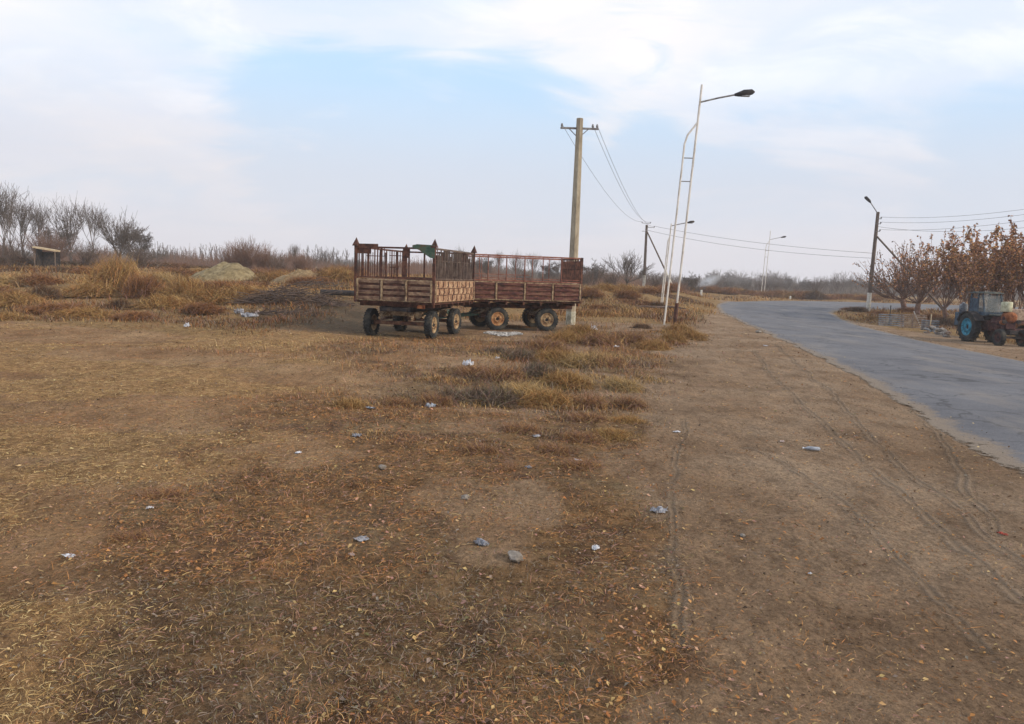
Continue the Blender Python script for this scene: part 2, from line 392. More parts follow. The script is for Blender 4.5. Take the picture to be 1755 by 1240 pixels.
rightz = N(t, 'ShaderNodeTexCoord'); rs = N(t, 'ShaderNodeSeparateXYZ'); L(t, rightz.outputs['Object'], rs.inputs[0])
rr = N(t, 'ShaderNodeMapRange'); L(t, rs.outputs[0], rr.inputs[0]); rr.inputs[1].default_value = -3; rr.inputs[2].default_value = 2.5
c = mix(t, rr.outputs[0], leftd, dirt)
c = mix(t, nz(zs.outputs[1], 1.3, 0.85, 1.25), c, straw)
c = mix(t, nz(zs.outputs[0], 1.6, 0.80, 1.20), c, lit)
c = mix(t, nz(zs.outputs[2], 0.6, 0.75, 1.15), c, bank)
c = mix(t, 0.75, c, ramp(t, nf, [(0.28, (0.40, 0.38, 0.36)), (0.50, (0.92, 0.92, 0.92)), (0.72, (1.15, 1.15, 1.12))]), 'MULTIPLY')
nh = noise(t, 24, 6, 0.8, stretch=(1, .7, 1), loc=(2, 3, 1))
c = mix(t, 0.85, c, ramp(t, nh, [(0.34, (0.52, 0.50, 0.48)), (0.50, (1, 1, 1)), (0.64, (1.35, 1.32, 1.25))]), 'MULTIPLY')
nm = noise(t, 3.2, 8, 0.75, stretch=(1, .45, 1), loc=(5, 3, 1))
c = mix(t, 1.0, c, ramp(t, nm, [(0.30, (0.58, 0.55, 0.53)), (0.50, (1, 1, 1)), (0.70, (1.22, 1.18, 1.12))]), 'MULTIPLY')
c = mix(t, 0.18, c, ramp(t, nb, [(0.3, (1.2, .85, .6)), (0.6, (1.0, 1.0, 1.0))]), 'MULTIPLY')
c = mix(t, 1.0, c, (1.34, 1.28, 1.22), 'MULTIPLY')
at_ = N(t, 'ShaderNodeAttribute', attribute_name='dark_soil_shade')
c = mix(t, nz(at_.outputs['Fac'], 1.1, .75, 1.25), c, mix(t, .75, c, (0.075, 0.062, 0.045)))  # dark soil and painted under-trailer shade mixed into the ground colour
vo = N(t, 'ShaderNodeTexVoronoi'); vo.inputs['Scale'].default_value = 26; L(t, rightz.outputs['Object'], vo.inputs['Vector'])
c = mix(t, 0.35, c, ramp(t, vo.outputs['Distance'], [(0.02, (1.25, 1.2, 1.15)), (0.16, (1, 1, 1)), (0.6, (0.8, 0.8, 0.8))]), 'MULTIPLY')
L(t, c, b.inputs['Base Color'])
p1 = bump(t, b, ns, 0.55, 0.05); p2_ = bump(t, b, nh, 0.8, 0.03, p1); bump(t, b, nf, 0.8, 0.014, p2_)
M['soil'] = m
# tyre tracks pressed into the soil: same soil, a little darker, with tread bars
m, t, b = new_mat('pressed_soil', 1.0); b.inputs['Specular IOR Level'].default_value = 0.03
uv = N(t, 'ShaderNodeTexCoord'); wv = N(t, 'ShaderNodeTexWave', wave_type='BANDS', bands_direction='X'); wv.inputs['Scale'].default_value = 1.25
wv.inputs['Distortion'].default_value = 0.7; wv.inputs['Detail'].default_value = 2; wv.inputs['Detail Scale'].default_value = 2
L(t, uv.outputs['UV'], wv.inputs['Vector'])
nb = noise(t, 0.45, 8, 0.62, dist=0.4)
c = ramp(t, nb, [(0.30, (0.128, 0.100, 0.074)), (0.48, (0.182, 0.143, 0.108)), (0.68, (0.232, 0.188, 0.145))])
c = mix(t, 1.0, c, (1.34, 1.28, 1.22), 'MULTIPLY')
c = mix(t, 0.32, c, ramp(t, wv.outputs['Fac'], [(0.25, (0.30, 0.29, 0.28)), (0.6, (1.1, 1.1, 1.1))]), 'MULTIPLY')
L(t, c, b.inputs['Base Color']); bump(t, b, wv.outputs['Fac'], 0.8, 0.015)
se = N(t, 'ShaderNodeSeparateXYZ'); L(t, uv.outputs['UV'], se.inputs[0])
ed = N(t, 'ShaderNodeMath', operation='PINGPONG'); L(t, se.outputs[0], ed.inputs[0]); ed.inputs[1].default_value = 0.5
n_ = noise(t, 2.2, 5, 0.7); n9 = noise(t, 30, 3, 0.7)
a1 = N(t, 'ShaderNodeMath', operation='MULTIPLY'); L(t, n_, a1.inputs[0]); L(t, n9, a1.inputs[1])
a2 = N(t, 'ShaderNodeMath', operation='MULTIPLY_ADD'); L(t, ed.outputs[0], a2.inputs[0]); a2.inputs[1].default_value = 0.55; L(t, a1.outputs[0], a2.inputs[2])
r_ = N(t, 'ShaderNodeMapRange', interpolation_type='SMOOTHSTEP'); L(t, a2.outputs[0], r_.inputs[0]); r_.inputs[1].default_value = 0.34; r_.inputs[2].default_value = 0.52; r_.inputs[4].default_value = 0.5
L(t, r_.outputs[0], b.inputs['Alpha']); M['track'] = m
# asphalt
m, t, b = new_mat('worn_asphalt', 0.85)
uv = N(t, 'ShaderNodeTexCoord'); se = N(t, 'ShaderNodeSeparateXYZ'); L(t, uv.outputs['UV'], se.inputs[0])
nb = noise(t, 0.35, 6, 0.6); nf = noise(t, 40, 4, 0.8); ne = noise(t, 1.1, 7, 0.7)
c = ramp(t, nb, [(0.3, (0.120, 0.121, 0.134)), (0.55, (0.150, 0.151, 0.165)), (0.75, (0.190, 0.190, 0.202))])
wt = N(t, 'ShaderNodeTexWave', wave_type='BANDS', bands_direction='X'); wt.inputs['Scale'].default_value = 1.15; wt.inputs['Distortion'].default_value = 0.6
L(t, uv.outputs['UV'], wt.inputs['Vector'])
c = mix(t, 0.35, c, ramp(t, wt.outputs['Fac'], [(0.0, (0.80, 0.80, 0.82)), (1.0, (1.05, 1.05, 1.05))]), 'MULTIPLY')
c = mix(t, 0.8, c, ramp(t, nf, [(0.3, (0.50, 0.50, 0.50)), (0.6, (1, 1, 1)), (0.75, (1.3, 1.3, 1.3))]), 'MULTIPLY')
nk = noise(t, 2.5, 8, 0.75)
c = mix(t, 0.7, c, ramp(t, nk, [(0.3, (0.72, 0.72, 0.74)), (0.5, (1, 1, 1)), (0.7, (1.16, 1.15, 1.12))]), 'MULTIPLY')
pg = N(t, 'ShaderNodeMath', operation='PINGPONG'); L(t, se.outputs[0], pg.inputs[0]); pg.inputs[1].default_value = 0.5
sb = N(t, 'ShaderNodeMath', operation='SUBTRACT'); L(t, pg.outputs[0], sb.inputs[0]); 
ne2 = noise(t, 9, 6, 0.8); av = N(t, 'ShaderNodeMath', operation='MULTIPLY_ADD'); L(t, ne2, av.inputs[0]); av.inputs[1].default_value = .55; L(t, ne, av.inputs[2])
mm = N(t, 'ShaderNodeMath', operation='MULTIPLY'); L(t, av.outputs[0], mm.inputs[0]); mm.inputs[1].default_value = 0.105; L(t, mm.outputs[0], sb.inputs[1])
mr = N(t, 'ShaderNodeMapRange', interpolation_type='SMOOTHSTEP'); L(t, sb.outputs[0], mr.inputs[0]); mr.inputs[1].default_value = -0.055; mr.inputs[2].default_value = -0.028; mr.inputs[3].default_value = 1; mr.inputs[4].default_value = 0
vc = N(t, 'ShaderNodeTexVoronoi', feature='DISTANCE_TO_EDGE'); vc.inputs['Scale'].default_value = .42
wc = N(t, 'ShaderNodeTexCoord'); mpc = N(t, 'ShaderNodeVectorMath', operation='MULTIPLY_ADD'); nd_ = N(t, 'ShaderNodeTexNoise'); nd_.inputs['Scale'].default_value = 1.2; nd_.inputs['Detail'].default_value = 6
L(t, wc.outputs['Object'], nd_.inputs['Vector']); L(t, nd_.outputs['Color'], mpc.inputs[0]); mpc.inputs[1].default_value = (2.2, 2.2, 0); L(t, wc.outputs['Object'], mpc.inputs[2]); L(t, mpc.outputs[0], vc.inputs['Vector'])
c = mix(t, 0.55, c, ramp(t, vc.outputs['Distance'], [(0.0, (0.25, 0.25, 0.25)), (0.014, (0.45, 0.45, 0.45)), (0.022, (1, 1, 1))]), 'MULTIPLY')
pt = noise(t, .55, 4, .5, loc=(40, 3, 0)); c = mix(t, .7, c, ramp(t, pt, [(0.56, (1, 1, 1)), (0.585, (.78, .78, .80))]), 'MULTIPLY')
dn = noise(t, .8, 7, .7, loc=(4, 30, 0), stretch=(1, .35, 1)); c = mix(t, .6, c, mix(t, ramp(t, dn, [(0.5, (0, 0, 0)), (0.72, (1, 1, 1))]), c, (.235, .205, .175)))
c = mix(t, mr.outputs[0], c, ramp(t, nf, [(0.3, (0.12, 0.095, 0.073)), (0.6, (0.235, 0.188, 0.145))]))
al = N(t, 'ShaderNodeMapRange', interpolation_type='SMOOTHSTEP'); L(t, sb.outputs[0], al.inputs[0]); al.inputs[1].default_value = -.080; al.inputs[2].default_value = -.066; L(t, al.outputs[0], b.inputs['Alpha'])
L(t, c, b.inputs['Base Color']); bump(t, b, nf, 0.5, 0.01); M['asphalt'] = m

# ------------------------------------------------------------------ ground zones
XR = np.array([[-20, .6], [2, .8], [4.35, 1.12], [6.27, 1.3], [10.6, 2.2], [14.5, 2.8], [23.8, 5.6], [34, 8.6], [45, 12], [60, 17], [80, 22], [100, 26]], float)
XL = np.array([[-20, -1], [2, -1.6], [4.1, -2.5], [5.8, -3.4], [7.5, -3.2], [10.6, -3.4], [15, -4.6], [19.5, -5.0], [21.5, -1.0], [28, 2.4], [40, 5.5], [60, -30], [200, -100]], float)
def litter_zone(x, y):
    xr = np.interp(y, XR[:, 0], XR[:, 1]); xl = np.interp(y, XL[:, 0], XL[:, 1]); n_ = (fbm(x, y, 3.4, 5) - 0.5)
    sc = 0.5 + 0.03 * np.asarray(y)
    return ss(-0.7, 0.9, (xr - x) / sc + 2.6 * n_) * ss(-1.6, 2.4, (x - xl) / sc + 7 * n_) * (0.25 + 0.75 * ss(0.36, 0.55, fbm(x + 31, y + 8, 1.7)))
def straw_zone(x, y):
    xl = np.interp(y, XL[:, 0], XL[:, 1]) + 0.6
    return (1 - ss(-0.8, 1.2, x - xl)) * ss(0.42, 0.6, fbm(x + 3, y * 1.8 + 50, 3.5)) * (1 - ss(19, 24, y))
def bank_zone(x, y):
    left = 1 - ss(-8.5, -6, x - 0.06 * (y - 20))
    yy = y + 1.6 * (fbm(x, y, 4.) - .5)
    a_ = left * ss(18.5, 21.5, y + 0.35 * (x + 10)) * (1 - .85 * ss(50, 53, yy) * (1 - ss(57, 60, yy)) * (1 - ss(-24, -20, x))) * (1 - .8 * ss(33.5, 34.5, yy) * (1 - ss(36, 37, yy)) * (1 - ss(-19, -17, x)))
    xr = np.interp(y, XR[:, 0], XR[:, 1])
    b_ = ss(29, 34, y) * (1 - ss(-1.0, 1.0, x - xr))
    c_ = ss(98, 101, y)
    d_ = ss(36, 40, y) * ss(0.8, 2.2, road_dist(x, y)) * ss(15, 25, x)
    e_ = ss(21.5, 23, x) * ss(5, 12, y)
    return np.clip(a_ + b_ + c_ + d_ + e_, 0, 1)
def tset():
    ys = np.r_[np.linspace(-60, 0, 22)[:-1], 0.0, np.cumsum(np.full(24, 0.12)), ]
    y = ys[-1]
    g = []
    while y < 260: y *= 1.0125; g.append(y)
    while y < 420: y *= 1.06; g.append(y)
    return np.r_[ys, g]
gy = tset()
u = np.linspace(-1, 1, 520)
def xcol(y):
    """columns fan out with distance so that near ground is finely divided"""
    wdt = 16 + 1.35 * max(y, 0) + (0.6 * max(y - 150, 0))
    return wdt * (0.55 * u + 0.45 * u ** 3) + 0.0
GX = np.stack([xcol(v) for v in gy]); GY = np.repeat(gy[:, None], len(u), 1)
rdm = road_dist(GX, GY)
GZ = terrain(GX, GY, rdm)
V = np.stack([GX, GY, GZ], -1).reshape(-1, 3)
nr, nc = GX.shape
idx = np.arange(nr * nc).reshape(nr, nc)
Fq = np.stack([idx[:-1, :-1], idx[:-1, 1:], idx[1:, 1:], idx[1:, :-1]], -1).reshape(-1, 4)
cols = np.stack([litter_zone(GX, GY), straw_zone(GX, GY), bank_zone(GX, GY)], -1).reshape(-1, 3)
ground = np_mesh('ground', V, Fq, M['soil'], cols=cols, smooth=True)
tag(ground, kind='structure')
# dark soil left of the near trailer; shade under both trailers painted in
dark_soil_shade = np.clip(np.exp(-((GX + 6.3) / 2.7) ** 2 - ((GY - 26.5) / 4.2) ** 2) * 1.5 + .8 * np.exp(-((GX + 3) / 2.0) ** 2 - ((GY - 22.6) / 1.8) ** 2) + .8 * np.exp(-((GX - .2) / 2.4) ** 2 - ((GY - 26.3) / 1.7) ** 2), 0, 1)
da = ground.data.attributes.new('dark_soil_shade', 'FLOAT', 'POINT'); da.data.foreach_set('value', dark_soil_shade.ravel().astype(np.float32))

# road sheet
K_ = 25
uu = np.linspace(0, 1, K_)
wob = 0.22 * (fbm(RLx, RLy, 1.5) - 0.5), 0.22 * (fbm(RRx, RRy, 1.5) - 0.5)
X = (RLx + wob[0] * 2)[:, None] * (1 - uu) + (RRx + wob[1] * 2)[:, None] * uu
Y = RLy[:, None] * (1 - uu) + RRy[:, None] * uu
Z = terrain0(X, Y) + 0.004 + 0.05 * (1 - (2 * uu - 1) ** 2)
Z[:, 0] -= 0.008; Z[:, -1] -= 0.008
idx = np.arange(X.size).reshape(X.shape)
Fq = np.stack([idx[:-1, :-1], idx[:-1, 1:], idx[1:, 1:], idx[1:, :-1]], -1).reshape(-1, 4)
road = np_mesh('road', np.stack([X, Y, Z], -1).reshape(-1, 3), Fq, M['asphalt'], smooth=True)
tag(road, kind='structure')
def add_uv(o, U):
    me = o.data; l = me.uv_layers.new(name='UVMap'); vi = np.zeros(len(me.loops), np.int32); me.loops.foreach_get('vertex_index', vi)
    l.data.foreach_set('uv', U[vi].astype(np.float32).ravel())
mid = (RD[:, :2] + RD[:, 2:]) / 2; sl = np.r_[0, np.cumsum(np.linalg.norm(np.diff(mid, axis=0), axis=1))] / 9
add_uv(road, np.stack([np.repeat(uu[None], NR, 0), np.repeat(sl[:, None], K_, 1)], -1).reshape(-1, 2))

# tyre tracks
def track(pts, wd):
    P = smooth_poly(pts, 160); P = P + np.c_[fbm(P[:, 0] * 3, P[:, 1] + 5, 1.4, 3) - .5, np.zeros(160)] * .22; d = np.gradient(P, axis=0); d /= np.linalg.norm(d, axis=1)[:, None] + 1e-9; nn = np.c_[d[:, 1], -d[:, 0]]
    k = np.linspace(-.5, .5, 5); wv2 = wd * (.7 + .7 * fbm(P[:, 1] * 2, P[:, 0] + 9, .8, 3)); Q = P[:, None] + nn[:, None] * (k[None, :] * wv2[:, None])[..., None]
    Zt = terrain(Q[..., 0], Q[..., 1]) + 0.006
    idx = np.arange(160 * 5).reshape(160, 5)
    Fq = np.stack([idx[:-1, :-1], idx[:-1, 1:], idx[1:, 1:], idx[1:, :-1]], -1).reshape(-1, 4)
    o = np_mesh('tyre_track', np.concatenate([Q, Zt[..., None]], -1).reshape(-1, 3), Fq, M['track'], smooth=True)
    s = np.r_[0, np.cumsum(np.linalg.norm(np.diff(P, axis=0), axis=1))] * 6
    add_uv(o, np.stack([np.repeat((k + .5)[None], 160, 0), np.repeat(s[:, None], 5, 1)], -1).reshape(-1, 2))
    tag(o, kind='structure')
for q, wd in (([(1175, 715), (1160, 780), (1152, 880), (1172, 980), (1150, 1120)], .24),
              ([(1290, 600), (1340, 660), (1405, 720), (1500, 800), (1610, 900), (1755, 1040)], .30),
              ([(1330, 590), (1400, 650), (1450, 700), (1540, 790), (1650, 880), (1800, 1000)], .28),
              ([(1280, 760), (1360, 800), (1480, 880), (1560, 960), (1700, 1120)], .26),
              ([(1560, 700), (1620, 760), (1650, 830), (1720, 920)], .26)):
    track([flat(*p) for p in q], wd)

# ------------------------------------------------------------------ loose litter, grass and weeds (nobody could count them)
PAL = dict(leaforange=(.60, .29, .12), leafpink=(.42, .24, .17), straw=(0.40, 0.27, 0.125), straw2=(0.50, 0.37, 0.19), rust=(0.26, 0.115, 0.045), orange=(0.36, 0.18, 0.07), brown=(0.15, 0.085, 0.045),
           dark=(0.075, 0.05, 0.036), grey=(0.20, 0.165, 0.13), olive=(0.15, 0.125, 0.06), ochre=(0.37, 0.235, 0.095), pink=(0.26, 0.15, 0.12))
def pick(names, wts, n):
    A = np.array([PAL[k] for k in names]); i = rng.choice(len(A), n, p=np.array(wts) / sum(wts))
    return np.clip(A[i] * (0.7 + 0.6 * rng.random((n, 1))) * (1 + 0.12 * (rng.random((n, 3)) - .5)), 0, 1)
def scatter(n, ymin, ymax, side=0.95, zone=None, power=1.0):
    """points over the ground, denser near the viewer; kept where the zone function allows"""
    y = ymin * (ymax / ymin) ** (rng.random(n) ** power); x = (rng.random(n) * 2 - 1) * side * (y + 1.0)
    if zone is not None:
        k = rng.random(n) < zone(x, y); x = x[k]; y = y[k]
    k = road_dist(x, y) > 0.12; return x[k], y[k]
def upright(name, x, y, h, wd, lean, cols, bend=0.35, mat='weeds', z0=None, parent=None, dirs=None):
    """blades: two quads-worth of triangles, bending over"""
    n = len(x); z = terrain(x, y) - 0.01 if z0 is None else z0
    a = rng.random(n) * 2 * pi if dirs is None else dirs; ln = lean * (0.3 + rng.random(n)); b = a + pi / 2 + (rng.random(n) - .5)
    B = np.stack([x, y, z], -1); wv_ = np.stack([np.cos(b) * wd, np.sin(b) * wd, 0 * b], -1) / 2
    dr = np.stack([np.cos(a) * ln * h, np.sin(a) * ln * h, 0 * a], -1); up = np.stack([0 * a, 0 * a, h], -1)
    Mi = B + dr * 0.4 + up * 0.58; T = B + dr * (1 + bend) + up * (1 - 0.25 * ln)[:, None]
    V = np.stack([B - wv_, B + wv_, Mi + wv_ * 0.8, Mi - wv_ * 0.8, T], 1).reshape(-1, 3)
    i = np.arange(n)[:, None] * 5
    Fc = np.concatenate([i + np.array([0, 1, 2]), i + np.array([0, 2, 3]), i + np.array([3, 2, 4])], 0)
    return V, Fc, np.repeat(cols, 5, 0)
def flat_sticks(x, y, ln, wd, lift, cols, arch=0.25):
    n = len(x); z = terrain(x, y) + 0.004; a = rng.random(n) * 2 * pi
    d = np.stack([np.cos(a), np.sin(a), 0 * a], -1) * ln[:, None] / 2; w_ = np.stack([-np.sin(a), np.cos(a), 0.6 * np.ones(n)], -1) * wd[:, None] / 2
    C0 = np.stack([x, y, z], -1); up = np.stack([0 * a, 0 * a, 1 + 0 * a], -1)
    l1 = up * (lift * rng.random(n))[:, None]; l2 = up * (lift * rng.random(n))[:, None]; mdl = up * (arch * ln * rng.random(n) * .5)[:, None]
    kink = w_ / (wd[:, None]) * (ln * 0.12 * (rng.random(n) - .5))[:, None]; kink[:, 2] = 0
    P0 = C0 - d + l1; P1 = C0 + mdl + kink + (l1 + l2) / 2; P2 = C0 + d + l2
    V = np.stack([P0 - w_, P0 + w_, P1 - w_, P1 + w_, P2 - w_ * .5, P2 + w_ * .5], 1).reshape(-1, 3)
    i = np.arange(n)[:, None] * 6
    Fc = np.concatenate([i + np.array([0, 1, 3, 2]), i + np.array([2, 3, 5, 4])], 0)
    return V, Fc, np.repeat(cols, 6, 0)
def flakes(x, y, s, cols):
    n = len(x); z = terrain(x, y) + 0.006; a = rng.random(n) * 2 * pi; tl = (rng.random((n, 2)) - .5) * 1.1
    e1 = np.stack([np.cos(a), np.sin(a), tl[:, 0]], -1) * s[:, None]; e2 = np.stack([-np.sin(a), np.cos(a), tl[:, 1]], -1) * (s * (0.4 + .4 * rng.random(n)))[:, None]
    C0 = np.stack([x, y, z + s * 0.35], -1); up = np.stack([0 * a, 0 * a, s * 0.4 * rng.random(n)], -1)
    V = np.stack([C0 - e1, C0 - e2 * .9 + e1 * .1 + up, C0 + e1, C0 + e2 + up], 1).reshape(-1, 3)
    i = np.arange(n)[:, None] * 4
    Fc = np.concatenate([i + np.array([0, 1, 2]), i + np.array([0, 2, 3])], 0)
    return V, Fc, np.repeat(cols, 4, 0)
def stuff(name, V, Fc, cols, mat, label=None):
    o = np_mesh(name, V, Fc, M[mat], cols=cols); tag(o, kind='stuff', label=label); return o

clump = lambda x, y, s, lo, hi: ss(lo, hi, fbm(x + 91, y + 13, s, 3))
def palette(x, y):
    n = len(x); warm = pick(['rust', 'orange', 'brown', 'straw', 'pink', 'leafpink'], [4, 4, 3, 2, 2, 1], n); dull = pick(['grey', 'brown', 'dark', 'olive', 'straw', 'pink'], [4, 3, 3, 2, 2, 2], n)
    gold = pick(['straw', 'straw2', 'ochre', 'brown'], [4, 3, 3, 1], n); k = fbm(x + 77, y + 3, 1.6, 4) + .16 * (rng.random(n) - .5)
    c_ = np.where((k > .43)[:, None], warm, dull) * 1.12; g_ = rng.random(n) < straw_zone(x, y) * (1 - litter_zone(x, y)) * 1.3; return np.where(g_[:, None], gold, c_)
# straw and stalks
x, y = scatter(420000, 2.2, 30, zone=lambda x, y: np.clip(litter_zone(x, y) * (0.30 + 0.70 * clump(x, y, .8, .35, .6)) + .7 * straw_zone(x, y) + np.where(x < 0, .42, .10) * (.4 + 1.2 * clump(x, y, .5, .4, .6)), 0, 1), power=.8)
n = len(x); lf = 0.6 + 0.07 * y
stuff('fallen_stalks', *flat_sticks(x, y, (0.012 + 0.075 * rng.random(n) ** 2.6) * np.minimum(lf, 2.2), 0.0016 * lf + 0.0014 * rng.random(n), 0.018,
      palette(x, y)), 'litter')
# leaves
x, y = scatter(100000, 2.2, 26, zone=lambda x, y: np.clip(0.9 * litter_zone(x, y) * (0.2 + 0.8 * clump(x + 5, y, .6, .38, .62)) + 0.16 * (.15 + 1.5 * clump(x, y, .7, .4, .6)), 0, 1), power=.85)
n = len(x)
stuff('fallen_leaves', *flakes(x, y, (0.004 + 0.016 * rng.random(n) ** 2.8) * (0.7 + 0.06 * y), palette(x, y)), 'leaf')
# clods and pebbles
x, y = scatter(60000, 2.2, 34, zone=lambda x, y: 0.25 + 0.7 * clump(x, y, 1.2, .4, .6), power=.85); n = len(x)
stuff('soil_crumbs', *flakes(x, y, (0.003 + 0.012 * rng.random(n) ** 3) * (0.7 + 0.07 * y), pick(['brown', 'grey', 'dark', 'straw2', 'straw'], [3, 3, 3, .8, 2], n)), 'litter')
gi = rng.integers(0, NR - 1, 26000); gs2 = rng.random(26000); side_ = rng.random(26000) < .6
ex = np.where(side_, RLx[gi] + (RLx[gi + 1] - RLx[gi]) * gs2, RRx[gi] + (RRx[gi + 1] - RRx[gi]) * gs2); ey = np.where(side_, RLy[gi] + (RLy[gi + 1] - RLy[gi]) * gs2, RRy[gi] + (RRy[gi + 1] - RRy[gi]) * gs2)
k_ = (ey < 46) & (ey > 2); ex, ey, sg_ = ex[k_], ey[k_], np.where(side_[k_], 1, -1); n = len(ex); off = rng.normal(0, .32, n); ex = ex + off * sg_ + sg_ * .08
gv = flakes(ex, ey, (.004 + .012 * rng.random(n) ** 3) * (0.8 + .03 * ey), pick(['grey', 'brown', 'straw2'], [5, 2, 1.5], n))
gv[0][:, 2] += np.repeat((off > -.2) * .04, 4) * (road_dist(gv[0][:, 0], gv[0][:, 1]) <= 0.02)
stuff('road_gravel', *gv, 'litter')
# low grass of the littered strip
x, y = scatter(260000, 2.2, 34, zone=lambda x, y: litter_zone(x, y) * (clump(x + 15, y + 4, 1.0, .40, .60) * (0.30 + 0.7 * ss(5, 12, y)) + .5 * ss(9, 14, y))); n = len(x)
h = (0.02 + 0.05 * rng.random(n) + 0.13 * ss(8, 15, y) * rng.random(n)) 
stuff('dry_grass', *upright('g', x, y, h, 0.002 + 0.0004 * y, 1.1, palette(x, y)), 'weeds')
# weeds in the strip beside the trailers: denser tufts
T = []
for (px, py, rad, hh, cnt) in [(1010, 575, 1.1, .34, 1), (1060, 585, 1.0, .30, 1), (960, 580, .8, .28, 1), (1165, 572, .9, .32, 1), (1130, 590, .8, .26, 1), (905, 600, .8, .24, 1),
        (960, 620, 1.1, .26, 1), (1030, 612, 1.0, .26, 1), (1080, 625, .7, .2, 1), (860, 610, .7, .20, 1), (790, 675, .55, .20, 1), (850, 668, .6, .22, 1), (905, 680, .6, .22, 1), (950, 665, .6, .22, 1),
        (740, 690, .4, .14, 1), (600, 690, .4, .13, 1), (920, 640, .6, .2, 1), (1000, 650, .7, .18, 1), (830, 690, .5, .17, 1), (970, 700, .6, .15, 1), (1040, 695, .6, .13, 1), (690, 680, .4, .14, 1),
        (830, 760, .3, .10, 1), (960, 745, .4, .11, 1), (1040, 745, .4, .1, 1), (760, 650, .5, .16, 1), (880, 640, .5, .18, 1), (640, 745, .3, .1, 1), (1100, 655, .5, .14, 1), (925, 590, .8, .24, 1),
        (1010, 540, 1.6, .4, 1), (1060, 530, 1.8, .45, 1), (1110, 520, 1.8, .4, 1), (1160, 515, 2, .4, 1), (1000, 520, 1.8, .4, 1), (880, 560, .7, .16, 1), (700, 640, .5, .08, 1)]:
    gx, gy_, _ = at(px, py); k = int(1000 * rad * rad * (1.6 if rad < .6 else 1)) + 120
    rr_ = rad * np.sqrt(rng.random(k)) * (0.7 + .5 * rng.random(k)); an = rng.random(k) * 2 * pi
    xx = gx + rr_ * np.cos(an) * 1.25; yy = gy_ + rr_ * np.sin(an)
    hb = hh * (0.35 + 0.65 * rng.random(k)) * np.clip(1.25 - rr_ / rad, .25, 1)
    main = [['orange', 'ochre', 'brown'], ['straw', 'ochre', 'grey'], ['rust', 'brown', 'pink'], ['olive', 'grey', 'brown'], ['grey', 'pink', 'brown']][rng.integers(5)]
    T.append(upright('t', xx, yy, hb, 0.003 + 0.0005 * gy_, 0.9, pick(main + ['straw'], [3, 2, 2, 1], k)))
def join(T):
    Vs, Fs, Cs = [], [], []; o = 0
    for V, Fc, c_ in T: Vs.append(V); Fs.append(Fc + o); Cs.append(c_); o += len(V)
    return np.concatenate(Vs), np.concatenate(Fs), np.concatenate(Cs)
stuff('weed_tufts', *join(T), 'weeds')
# vegetation on the bank and far strips
x, y = scatter(420000, 17, 130, side=1.0, zone=lambda x, y: bank_zone(x, y) * (0.05 + 0.95 * clump(x, y, 3.0, .45, .60)), power=0.9); n = len(x)
patch = fbm(x + 200, y + 40, 5.0, 3)[:, None]
ca = pick(['ochre', 'straw', 'orange', 'brown'], [3, 2.0, 3, 1], n); cb = pick(['rust', 'brown', 'pink', 'grey', 'dark'], [3, 3, 1.6, 2, 1.2], n)
cc = np.where(patch + 0.22 * (rng.random((n, 1)) - .5) > 0.505, ca, cb)
h = (0.07 + 0.26 * rng.random(n)) * (0.6 + 0.9 * clump(x + 50, y, 5, .4, .6)) * (0.40 + .60 * ss(19, 30, y))
stuff('dry_weeds', *upright('w', x, y, h, 0.004 + 0.00055 * y, 1.0, cc), 'weeds')

# ------------------------------------------------------------------ plants with a body of their own
def seg_tubes(S, n=4):
    """S: rows p0(3) p1(3) r0 r1 -> open tubes"""
    S = np.array(S); p0, p1, r0, r1 = S[:, :3], S[:, 3:6], S[:, 6], S[:, 7]
    d = p1 - p0; d /= np.linalg.norm(d, axis=1)[:, None] + 1e-9
    ref = np.where(np.abs(d[:, 2:3]) > .9, [[1., 0, 0]], [[0, 0, 1.]]); a = np.cross(d, ref); a /= np.linalg.norm(a, axis=1)[:, None]; b_ = np.cross(d, a)
    V = []
    for k in range(n):
        q = 2 * pi * k / n; V.append(p0 + (a * cos(q) + b_ * sin(q)) * r0[:, None])
    for k in range(n):
        q = 2 * pi * k / n; V.append(p1 + (a * cos(q) + b_ * sin(q)) * r1[:, None])
    V = np.stack(V, 1).reshape(-1, 3); i = np.arange(len(S))[:, None] * 2 * n
    Fc = np.concatenate([i + np.array([k, (k + 1) % n, n + (k + 1) % n, n + k]) for k in range(n)], 0)
    return V, Fc
